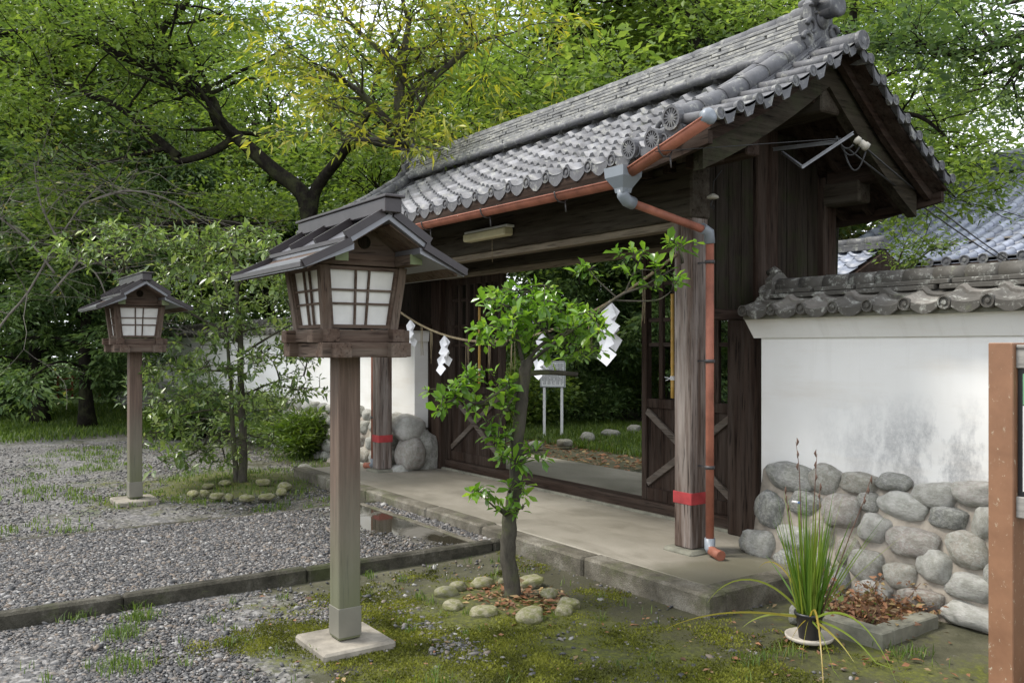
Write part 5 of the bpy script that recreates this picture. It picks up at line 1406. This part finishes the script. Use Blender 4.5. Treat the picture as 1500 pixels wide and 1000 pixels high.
# dead leaves heap at its foot
rg=np.random.default_rng(5); n=420; a=rg.uniform(0,6.28,n); r=.42*rg.random(n)**.6
p=np.stack([base.x+np.cos(a)*r*1.0,base.y+np.sin(a)*r*.8,.012+.03*rg.random(n)*(1-r/.45)],1); u=rg.normal(0,1,(n,3)); u[:,2]*=.15
tag(leaf_mesh('fallen_leaves',p,u,.05,lf_dead,None,.45,.35,2),'brown fallen leaves heaped inside the stone ring of the young tree','leaves',kind='stuff')
n=230; q=np.stack([rg.uniform(-5.6,-2.0,n),rg.uniform(1.6,4.9,n),np.full(n,.004)],1); q=q[~((q[:,0]<-3.8)&(q[:,1]>3.9))]; q[rg.random(len(q))<.0]=0
u=rg.normal(0,1,(len(q),3)); u[:,2]*=.12
n2=90; q2=np.stack([rg.normal(-2.9,.4,n2),rg.normal(3.95,.35,n2),np.full(n2,.004)],1); u2=rg.normal(0,1,(n2,3)); u2[:,2]*=.12
tag(leaf_mesh('scattered_leaves',np.concatenate([q,q2]),np.concatenate([u,u2]),.038,lf_dead,None,.5,.3,3),'scattered brown and red fallen leaves on the mossy ground','leaves',kind='stuff')

# slender tree in the far ring
D=10.4
b2=G(355,706,.03)
stems=[([Vector((b2.x,b2.y,-.02)),Q(356,650),Q(353,560),Q(350,470),Q(345,400),Q(340,350)],.055,.014),([Vector((b2.x-.05,b2.y-.05,-.02)),Q(342,640),Q(338,560),Q(330,480),Q(318,430)],.035,.010),
([Q(350,500),Q(300,470),Q(240,440),Q(170,400),Q(110,365)],.02,.006),([Q(352,520),Q(400,490),Q(440,470)],.018,.006),([Q(354,610),Q(310,600),Q(260,610),Q(225,620)],.015,.005),([Q(353,580),Q(400,560),Q(445,550)],.014,.005),([Q(350,640),Q(300,650),Q(255,665)],.012,.005),([Q(347,420),Q(390,380),Q(420,350)],.014,.005)]
cl=[]
for (px,py,rx,ry,n) in ((330,350,70,16,24),(400,370,50,18,20),(270,365,60,16,20),(190,350,60,14,18),(130,370,50,14,16),(300,400,60,14,20),(380,410,55,16,20),(230,410,55,14,16),(420,440,45,18,18),(340,450,60,16,20),(270,450,45,14,14),(440,480,30,16,12),(380,480,50,14,14),(300,500,50,14,14),(250,540,40,14,12),(330,540,50,14,14),(400,530,50,16,16),(240,585,40,14,12),(300,580,45,14,12),(370,590,45,16,12),(430,570,35,16,12),(250,630,35,14,12),(310,630,40,14,10),(270,670,35,12,10),(330,675,40,12,8),(380,640,35,16,8),(225,560,25,10,6),(450,520,25,14,8)):
    cl.append((Q(px,py,rnd.uniform(-.6,.4)),(rx*1.3/F*D,.8,ry*1.7/F*D),int(n*2.4)))
cluster_tree('slender_tree','slender twin stemmed tree with small glossy leaves in the farther stone ring','tree',(b2.x,b2.y,0),stems,cl,lf_glen,bark2,.082,6,7,.44,twig=.005,six=False,ros=.07)

# big dark limbed tree behind the left wall
D=16.0
B1=Vector((Q(455,330).x,Q(455,330).y,0))
paths=[([B1,Q(452,420),Q(455,350),Q(452,312),Q(440,280),Q(400,248),Q(360,212),Q(322,178),Q(308,144),Q(272,134),Q(240,112),Q(224,76),Q(196,50),Q(140,26),Q(60,10)],.19,.03),
([Q(455,315),Q(464,276),Q(500,228,-.5),Q(520,200,-1),Q(560,212,-1.5),Q(610,215,-2)],.13,.03),
([Q(500,228,-.5),Q(540,160,-.5),Q(560,90,0),Q(600,20,.5)],.08,.03),
([Q(345,200),Q(312,222),Q(262,236),Q(240,218),Q(165,236),Q(100,252)],.08,.02),
([Q(262,230),Q(214,190),Q(172,156),Q(100,124),Q(50,110)],.08,.025),
([Q(232,100),Q(172,80),Q(130,56),Q(40,46),Q(-40,55)],.10,.03),
([Q(225,80),Q(240,40),Q(270,10),Q(290,-40)],.09,.03),
([Q(410,350),Q(350,330),Q(290,325),Q(220,330)],.10,.03)]
tree('spreading_tree','large old tree with black crooked limbs behind the left wall','tree',B1,paths,lf_mid,bark,per=17,crad=.45,leafsize=.115,lev=3,kids=2,L=1.5,seed=4,spawn=2,start=.4,aspect=.42)
# yellowing tree beside the roof's left end
D=12.0
B2=Vector((-12.3,6.6,0))
def y(px,py,dd=0): return P(px,py,11.2+dd)
paths=[([B2,B2+Vector((.1,-.1,2.0)),y(600,240,1),y(590,200,.3),y(585,150),y(590,90),y(600,30)],.16,.03),
([y(598,215,.5),y(560,170),y(520,130,-.3),y(470,100,-.5)],.07,.02),([y(586,150),y(640,110),y(690,70),y(730,50)],.06,.015),([y(600,225,.5),y(640,215),y(680,215,-.5)],.05,.015),([y(590,100),y(540,60),y(500,20)],.05,.015),([y(598,210,.4),y(560,205,-.6),y(500,205,-.9)],.05,.015)]
tree('yellowing_tree','light tree with long yellow green drooping leaves above the far end of the gate roof','tree',B2,paths,lf_yel,bark2,per=8,crad=.25,leafsize=.12,lev=2,kids=3,L=.85,seed=9,spawn=2,start=.45,aspect=.26,flat=.6,droop=.45,minr=.004)

# generic background trees: four kinds, then copies
def auto_paths(H,rad,seed,lean=(0,0),n=7,r0=.22):
    rg=random.Random(seed); B=Vector((0,0,0)); tp=[B]; 
    for i in range(1,6): tp.append(Vector((lean[0]*i/5+rg.gauss(0,.12),lean[1]*i/5+rg.gauss(0,.12),H*.85*i/5)))
    out=[(tp,r0,.05)]
    for i in range(n):
        t=rg.uniform(.28,.95); k=min(4,int(t*5)); s=tp[k].lerp(tp[k+1],t*5-k); a=i*2.4+rg.uniform(-.4,.4); l=rad*rg.uniform(.7,1.05)*(1.1-.45*t)
        d=Vector((math.cos(a),math.sin(a),rg.uniform(.15,.7))); out.append(([s,s+d*l*.35+Vector((0,0,.1)),s+d*l*.7+Vector((rg.gauss(0,.2),rg.gauss(0,.2),.1)),s+d*l],r0*.42,.025))
    return out
kinds=[]
def kind(label,H,rad,leafm,seed,**k):
    e=tree('forest_tree',label,'tree',(0,0,0),auto_paths(H,rad,seed),leafm,bark,seed=seed,group='trees of the grove around the gate',**k); kinds.append(e); return e
kind('',11,4.2,lf_mid,31,per=16,crad=.62,leafsize=.135,lev=2,kids=3,L=1.5,spawn=3,start=.35)
kind('',12,4.0,lf_dark,32,per=16,crad=.65,leafsize=.14,lev=2,kids=3,L=1.4,spawn=3,start=.25)
kind('',9,4.0,lf_warm,33,per=15,crad=.60,leafsize=.13,lev=2,kids=3,L=1.5,spawn=3,start=.4)
# layered evergreen with drooping tiers
def tier_paths():
    out=[([Vector((0,0,0)),Vector((.1,0,1.5)),Vector((0,.1,3)),Vector((.05,0,4.4))],.12,.03)]; rg=random.Random(3)
    for i in range(16):
        z=1.0+i*.21; a=i*2.4; l=1.9*(1-.045*i); out.append(([Vector((0,0,z)),Vector((math.cos(a)*l*.5,math.sin(a)*l*.5,z+.15)),Vector((math.cos(a)*l,math.sin(a)*l,z-.15))],.03,.008))
    return out
ev=tree('forest_tree','','tree',(0,0,0),tier_paths(),lf_dark,bark,per=20,crad=.34,leafsize=.11,lev=1,kids=2,L=.6,seed=41,group='trees of the grove around the gate',spawn=3,start=.3,flat=.25,droop=.3,aspect=.35,spread=.6,up=0); kinds.append(ev)
used=[False]*4
def place(k,px,d,label,s=1.0,rz=None,z=0.,sz=None):
    src=kinds[k]
    if used[k]: o=copy_tree(src)
    else: o=src; used[k]=True
    p=P(px,HZ,d); o.location=(p.x,p.y,z); o.scale=(s,s,s*(sz or 1)); o.rotation_euler=(0,0,rz if rz is not None else rnd.uniform(0,6.28)); o['label']=label
    return o
place(3,60,18.5,'dark tiered evergreen at the left edge beyond the gravel yard',1.25)
place(3,128,17.5,'dark tiered evergreen directly left of the far lantern post',1.15)
place(3,-30,20,'dark tiered evergreen cut off by the left edge of the picture',1.5)
place(3,235,22,'dark evergreen seen just right of the far lantern post',1.5)
place(2,30,24,'tall tree with thin yellowing foliage at the upper left',1.15)
place(0,180,27,'tall green tree far behind the far lantern',1.15)
place(1,300,25,'dark broad tree behind the slender tree, far back',.9)
place(0,400,23,'green tree filling the gap left of the near lantern roof, far back',.85)
place(1,560,24,'dark evergreen behind the far end of the gate roof',.85)
place(0,690,23,'green tree rising behind the middle of the gate ridge, left one',1.05)
place(0,800,20,'tree with forked black limbs rising above the gate ridge',1.1)
place(0,915,23,'dense tree above the middle of the gate ridge',1.1)
place(3,845,19.5,'dark tiered evergreen at the back of the garden, centred in the gateway',1.15)
place(3,905,21,'dark tiered evergreen at the back of the garden, right part of the gateway',1.2)
place(3,985,18.5,'dark tiered evergreen seen through the right lattice panel',1.1)
place(0,1030,17,'bright green tree close behind the near half of the gate ridge',1.0)
place(1,1170,22,'dark tree behind the ornament of the gate ridge',1.2)
place(0,1235,26.0,'leafy tree rising behind the gate gable and above the hall roof',1.0,1.2)
place(2,1120,26,'thin yellowish tree far behind the ridge ornament',1.3)
place(0,-120,22,'tall green tree outside the left edge reaching into the picture',1.2)
place(1,860,27,'slim dark trunked tree in the garden seen through the gateway',1.0)
place(1,60,31,'very tall dark tree at the far upper left behind the others',1.5,sz=1.1)
# overhanging dark branch, upper right
B3=Vector((.6,7.4,0))
def w(px,py,d): return P(px,py,d)
paths=[([B3,B3+Vector((-.1,0,2.0)),w(1720,250,8.4),w(1640,100,8.0),w(1540,-10,7.6),w(1440,-70,7.2)],.17,.04),
([w(1650,110,8.0),w(1570,90,7.8),w(1500,90,7.6),w(1440,110,7.5)],.05,.01),([w(1560,30,7.6),w(1480,60,7.4),w(1400,80,7.2),w(1340,60,7.0)],.06,.012),([w(1540,20,7.6),w(1500,90,7.5),w(1470,130,7.4)],.04,.01),([w(1450,-25,7.2),w(1360,-30,7.0),w(1280,-50,6.9)],.05,.01)]
tree('overhanging_tree','dark leafy branch hanging in at the upper right above the hall roof','tree',B3,paths,lf_dark,bark,per=13,crad=.24,leafsize=.06,lev=2,kids=3,L=.55,seed=17,spawn=2,start=.45,aspect=.5,minr=.003)
B6=P(1215,HZ,10.6); B6.z=0
def v6(px,py,d=10.6): return P(px,py,d)
paths=[([B6,v6(1215,400),v6(1225,250),v6(1240,120),v6(1250,20),v6(1255,-60)],.11,.03),([v6(1228,240),v6(1290,180,10.3),v6(1345,170,10),v6(1400,215,9.8)],.05,.012),([v6(1240,120),v6(1300,60,10.4),v6(1360,20,10.2)],.045,.012),([v6(1300,175,10.2),v6(1350,240,10),v6(1400,290,9.8)],.03,.008),([v6(1226,260),v6(1290,260,10.3),v6(1335,285,10)],.03,.008),([v6(1240,140),v6(1200,60,11),v6(1150,20,11.3)],.04,.012),([v6(1235,160),v6(1300,110,10),v6(1350,100,9.8)],.035,.01)]
tree('gable_side_tree','leafy tree close beside the gable, its branches hanging over the hall roof','tree',B6,paths,lf_mid,bark,per=11,crad=.24,leafsize=.075,lev=2,kids=3,L=.65,seed=57,spawn=2,start=.4,aspect=.5,minr=.004)
# leafy spray in front of the hall roof
B4=P(1290,HZ,9.6); B4.z=0
def v4(px,py): return P(px,py,9.6)
paths=[([B4,v4(1296,500),v4(1300,440),v4(1310,400),v4(1325,360)],.035,.008),([v4(1305,420),v4(1340,385),v4(1365,365)],.015,.005)]
tree('garden_shrub','thin leafy sapling rising behind the wall coping in front of the hall roof','shrub',B4,paths,lf_mid,bark2,per=9,crad=.13,leafsize=.05,lev=1,kids=3,L=.32,seed=23,spawn=3,start=.55,minr=.003)
# bare twiggy tree on the left
D=15.0
B5=P(-30,HZ,D); B5.z=0
paths=[([B5,Q(-10,500),Q(40,430),Q(80,360),Q(120,300),Q(150,270)],.024,.010),([Q(75,430),Q(110,390),Q(150,350),Q(210,330)],.022,.012),([Q(80,400),Q(40,350),Q(0,320),Q(-50,300)],.022,.012),([Q(90,360),Q(60,300),Q(50,240)],.022,.01),([Q(120,300),Q(180,280),Q(240,290),Q(290,320)],.022,.01),([Q(90,370),Q(140,400),Q(160,450)],.022,.008)]
tree('bare_tree','half bare tree with many pale hanging twigs at the left','tree',B5,paths,lf_warm,twigm,per=1,crad=.2,leafsize=.07,lev=3,kids=2,L=1.3,seed=27,spawn=2,start=.3,up=-.05,minr=.004,spread=.75)

# shrubs ------------------------------------------------------------
def shrub(px,py,label,rad,h,leafm,n,leaf,seed,aspect=.4,base=None,cat='shrub',flatup=.5):
    b=base if base is not None else G(px,py,0); rg=np.random.default_rng(seed); r_=random.Random(seed)
    e=empty('garden_shrub',(b.x,b.y,0),label,cat); m=MB()
    for i in range(14):
        a=r_.uniform(0,6.28); t=Vector((math.cos(a)*rad*r_.uniform(.3,.8),math.sin(a)*rad*r_.uniform(.3,.8),h*r_.uniform(.5,.9)))
        m.tube([(0,0,0),t*.5+Vector((0,0,.08)),t],[.014,.009,.004],5)
    m.build('stems',bark2,e)
    k=n//14; c=rg.normal(0,1,(k,3)); c/=np.linalg.norm(c,axis=1,keepdims=True); c*=(rg.random((k,1))**.35)
    lump=1+.25*np.sin(c[:,0]*5+seed)*np.cos(c[:,1]*4); c=c*lump[:,None]
    c=c*[rad,rad,h*.5]+[0,0,h*.55]
    T=[(Vector(x),Vector(x)-Vector((0,0,h*.3))) for x in c]; T=[(a,b_.normalized()) for a,b_ in T]
    p,u,rv=cluster(T,14,rad*.22,seed,.8,droop=-.1); p[:,2]=np.maximum(p[:,2],.03)
    leaf_mesh('leaves',p,u,leaf,leafm,e,aspect,flatup,seed,rv=rv); return e
shrub(450,668,'low bright green bushy plant at the end of the left wall by the apron',.55,.62,lf_grass,5200,.10,1,.22)
shrub(405,650,'mixed green undergrowth below the far white wall',.8,.85,lf_glen,5200,.09,2,.3)
shrub(300,640,'dark rounded shrub behind the slender tree',.75,.9,lf_dark,4200,.09,3)
shrub(440,640,'leafy shrub against the stone footing left of the far gate post',.7,.95,lf_mid,5200,.09,4,.3)
shrub(255,640,'small grassy bush right behind the far lantern post',.5,.5,lf_grass,2600,.13,5,.12)
for i,(px,py,r_,h_,lab) in enumerate(((770,625,.9,1.2,'dark shrub behind the young tree trunk, through the gateway'),(850,618,1.0,1.0,'dark low shrub behind the legs of the information board'),(915,612,1.0,1.5,'tall dark shrub beyond the gateway near the right panel'),(975,612,1.0,1.4,'dark shrub seen between the bars of the right lattice panel'),(700,618,1.0,1.6,'dark shrub seen behind the left lattice panel'),(880,590,1.3,2.6,'big dark bush at the back of the garden beyond the gate'),(800,590,1.3,2.8,'tall dark bush at the back left of the garden beyond the gate'),(950,588,1.4,3.0,'tall dark bush at the back right of the garden beyond the gate'),(1040,600,1.2,2.2,'dark bush behind the right lattice panel and downpipe'))):
    shrub(px,py,lab,r_,h_,lf_dark if i%3 else lf_mid,5600 if i<5 else 9000,.095 if i<5 else .12,40+i)
for i,(px,py,r_,h_,lab) in enumerate(((10,612,1.0,1.0,'dark green bush at the left edge of the lawn'),(190,592,1.1,1.1,'dark green bush beyond the far lantern post'),(330,600,1.3,1.6,'dark bush at the left end of the long white wall'))):
    shrub(px,py,lab,r_,h_,lf_dark,7000,.11,60+i)

# far-off wood ------------------------------------------------------
def far_wood():
    rg=np.random.default_rng(77); T=[]; n=9000
    px=rg.uniform(-700,2300,n); d=rg.uniform(27,44,n); z=np.where(px<1180,11.5,4.2)*rg.random(n)
    for a,b,c in zip(px,d,z):
        p=P(a,HZ,b)
        g=noise.noise(Vector((p.x*.16,p.y*.16,c*.25)))
        if g<-.12 and c>3.5: continue
        T.append((Vector((p.x,p.y,c)),Vector((rg.normal(),rg.normal(),.3)).normalized()))
    p,u,rv=cluster(T,30,1.1,78,.6); p[:,2]=np.maximum(p[:,2],.1)
    o=leaf_mesh('distant_wood',p,u,.27,lf_dark,None,.5,.6,79,rv=rv); return tag(o,'dense dark green wood far behind the gate and walls','wood',kind='stuff')
far_wood()

# grass and weeds ---------------------------------------------------
def grass(name,label,pts,h,seed,w_=.006,spread=.5):
    rg=np.random.default_rng(seed); n=len(pts); a=rg.uniform(0,6.28,n); tl=np.abs(rg.normal(0,spread,n)); H=h*rg.uniform(.5,1.3,n)
    dx=np.stack([np.cos(a),np.sin(a),np.zeros(n)],1); sd=np.stack([-np.sin(a),np.cos(a),np.zeros(n)],1)*w_
    mid=pts+dx*(tl*H*.35)[:,None]+np.array([0,0,1])*(H*.6)[:,None]; top=pts+dx*(tl*H)[:,None]+np.array([0,0,1])*(H*(1-.25*tl))[:,None]
    V=np.stack([pts-sd,pts+sd,mid+sd*.7,mid-sd*.7,top],1).reshape(-1,3); b=np.arange(n)[:,None]*5
    Fc=np.concatenate([b+[0,1,2],b+[0,2,3],b+[3,2,4]],1).reshape(-1,3)
    return tag(npmesh(name,V,Fc,3,lf_grass,None,np.repeat(rg.random(n),3)),label,'grass',kind='stuff')
rg=np.random.default_rng(31)
n=60000; pts=np.stack([rg.uniform(-27,-15.0,n),rg.uniform(-5.5,5.0,n),np.full(n,-.01)],1)
keep=np.array([-x-17.0+2.2*noise.noise(Vector((x*.5,y_*.5,2)))>rg.random()*1.6 for x,y_,z in pts]); grass('lawn_grass','short green grass under the trees beyond the gravel yard',pts[keep],.10,1,.010)
pts=[]
for i in range(150):
    cx=rnd.uniform(-5.7,-2.0); cy=rnd.uniform(-.2,3.8)
    if (cx+4.62)**2+(cy-3.2)**2<.2: continue
    k=rnd.randint(4,16); pts+=[(cx+rnd.gauss(0,.02),cy+rnd.gauss(0,.02),-.005) for _ in range(k)]
for (px,py,s_,k) in ((205,905,.05,160),(180,930,.06,140),(185,975,.07,200),(345,832,.05,60),(280,870,.05,50),(200,890,.04,60),(110,905,.06,60),(1160,960,.05,40),(1330,960,.06,90),(1100,970,.05,50),(640,1000,.05,40)):
    g0=G(px,py,0); pts+=[(g0.x+rnd.gauss(0,s_),g0.y+rnd.gauss(0,s_),.0) for _ in range(k)]
grass('weeds','thin green weeds and grass sprigs in the moss and gravel near the camera',np.array(pts),.055,2,.0028,.8)
pts=[]
for i in range(700):
    cx=-8.2-7*rnd.random(); cy=rnd.uniform(-.5,5.0)
    if noise.noise(Vector((cx*.7,cy*.7,4)))<0: continue
    pts+=[(cx+rnd.gauss(0,.06),cy+rnd.gauss(0,.06),-.005) for _ in range(16)]
for i in range(900):
    a=rnd.uniform(0,6.28); r=rnd.uniform(.0,1.3); pts.append((-10.4+math.cos(a)*r,3.33+math.sin(a)*r*.7,.01))
grass('yard_weeds','patchy low weeds in the yard left of the path',np.array(pts),.06,3,.005,.8)
pts=[(rnd.uniform(-18,-8.6),rnd.uniform(8.8,12.5),-.01) for _ in range(26000)]
grass('garden_grass','green grass and ground cover in the garden beyond the gate',np.array(pts),.12,4,.008,.7)
n=2600; q=np.stack([rg.uniform(-15,-7,n),rg.uniform(7.6,10,n),np.full(n,.004)],1); u=rg.normal(0,1,(n,3)); u[:,2]*=.15
tag(leaf_mesh('garden_leaf_litter',q,u,.07,lf_dead,None,.5,.4,8),'brown leaf litter along the edge of the garden path beyond the gate','leaves',kind='stuff')

mossb=leaf_mat('moss_tip',[(.05,.055,.012),(.10,.11,.018),(.16,.17,.028),(.22,.225,.04)],.8,.3,.1)
def moss():
    rg=np.random.default_rng(90); n=260000
    x=rg.uniform(-5.75,-2.2,n); y=rg.uniform(1.0,4.1,n)
    keep=[]
    for a,b,q in zip(x,y,rg.random(n)):
        m=max(1-(((a+4.0)/1.7)**2+((b-2.85)/1.0)**2)**.5, 1-(((a+4.35)/1.3)**2+((b-2.1)/.7)**2)**.5, .75-(((a+2.8)/1.8)**2+((b-3.2)/1.6)**2)**.5)
        k=m+1.1*noise.noise(Vector((a*2.2,b*2.2,6)))+.5*noise.noise(Vector((a*9,b*9,2)))
        keep.append(k*1.3>q+.1 and not (a<-3.6 and b>3.9))
    keep=np.array(keep); x=x[keep];y=y[keep]; n=len(x)
    p=np.stack([x,y,np.full(n,-.008)],1); a=rg.uniform(0,6.28,n); u=np.stack([np.cos(a)*.8,np.sin(a)*.8,np.ones(n)],1)
    big=np.array([noise.noise(Vector((a_*5,b_*5,1))) for a_,b_ in zip(x,y)])
    p[:,2]+=.010*np.clip(big+.2,0,1)
    o=leaf_mesh('moss',p,u,.013,mossb,None,.55,.6,91,rv=np.clip(.5+big*.8+rg.normal(0,.2,n),0,1)); tag(o,'low olive green moss cushions on the ground round the young tree and lantern foot','moss',kind='stuff')
moss()
# ================================================================== LIGHT, SKY, CAMERA
SUN_EL=55; SUN_AZ=math.atan2(-.78,-.62)  # direction towards the sun (x,y)
sd=Vector((math.cos(R(SUN_EL))*math.cos(SUN_AZ),math.cos(R(SUN_EL))*math.sin(SUN_AZ),math.sin(R(SUN_EL))))
sl=bpy.data.lights.new('sun','SUN'); sl.energy=2.5; sl.angle=R(14); sl.color=(1,.95,.87)
so=bpy.data.objects.new('sun',sl); col.objects.link(so); so.rotation_euler=sd.to_track_quat('Z','Y').to_euler(); so.location=(0,0,20)
wd=bpy.data.worlds.new('World'); sc.world=wd; wd.use_nodes=True; nt=wd.node_tree; nt.nodes.clear()
sky=nt.nodes.new('ShaderNodeTexSky'); sky.sky_type='NISHITA'; sky.sun_disc=False; sky.sun_elevation=R(SUN_EL); sky.sun_rotation=PI/2-SUN_AZ
bg=nt.nodes.new('ShaderNodeBackground'); bg.inputs[1].default_value=.15
tc=nt.nodes.new('ShaderNodeTexCoord'); nz=nt.nodes.new('ShaderNodeTexNoise'); nz.inputs['Scale'].default_value=2.2; nz.inputs['Detail'].default_value=6
nt.links.new(tc.outputs['Generated'],nz.inputs['Vector'])
rp=nt.nodes.new('ShaderNodeValToRGB'); rp.color_ramp.elements[0].position=.36; rp.color_ramp.elements[1].position=.52
nt.links.new(nz.outputs[0],rp.inputs[0])
mx=nt.nodes.new('ShaderNodeMix'); mx.data_type='RGBA'; nt.links.new(rp.outputs[0],mx.inputs[0]); nt.links.new(sky.outputs[0],mx.inputs[6]); mx.inputs[7].default_value=(8.4,8.7,9.2,1)
nt.links.new(mx.outputs[2],bg.inputs[0]); ou=nt.nodes.new('ShaderNodeOutputWorld'); nt.links.new(bg.outputs[0],ou.inputs[0])
cd=bpy.data.cameras.new('camera'); cam=bpy.data.objects.new('camera',cd); col.objects.link(cam); sc.camera=cam
cd.sensor_width=36; cd.lens=F/1500*36; cd.clip_start=.05; cd.clip_end=600; cd.shift_y=(HZ-500)/1500
cam.location=(0,0,CH); cam.rotation_euler=Vector((-VW[0],-VW[1],0)).to_track_quat('Z','Y').to_euler()
vs=sc.view_settings; vs.view_transform='Standard'; vs.look='None'; vs.exposure=0.66; vs.gamma=1
sc.render.resolution_x=1024; sc.render.resolution_y=682
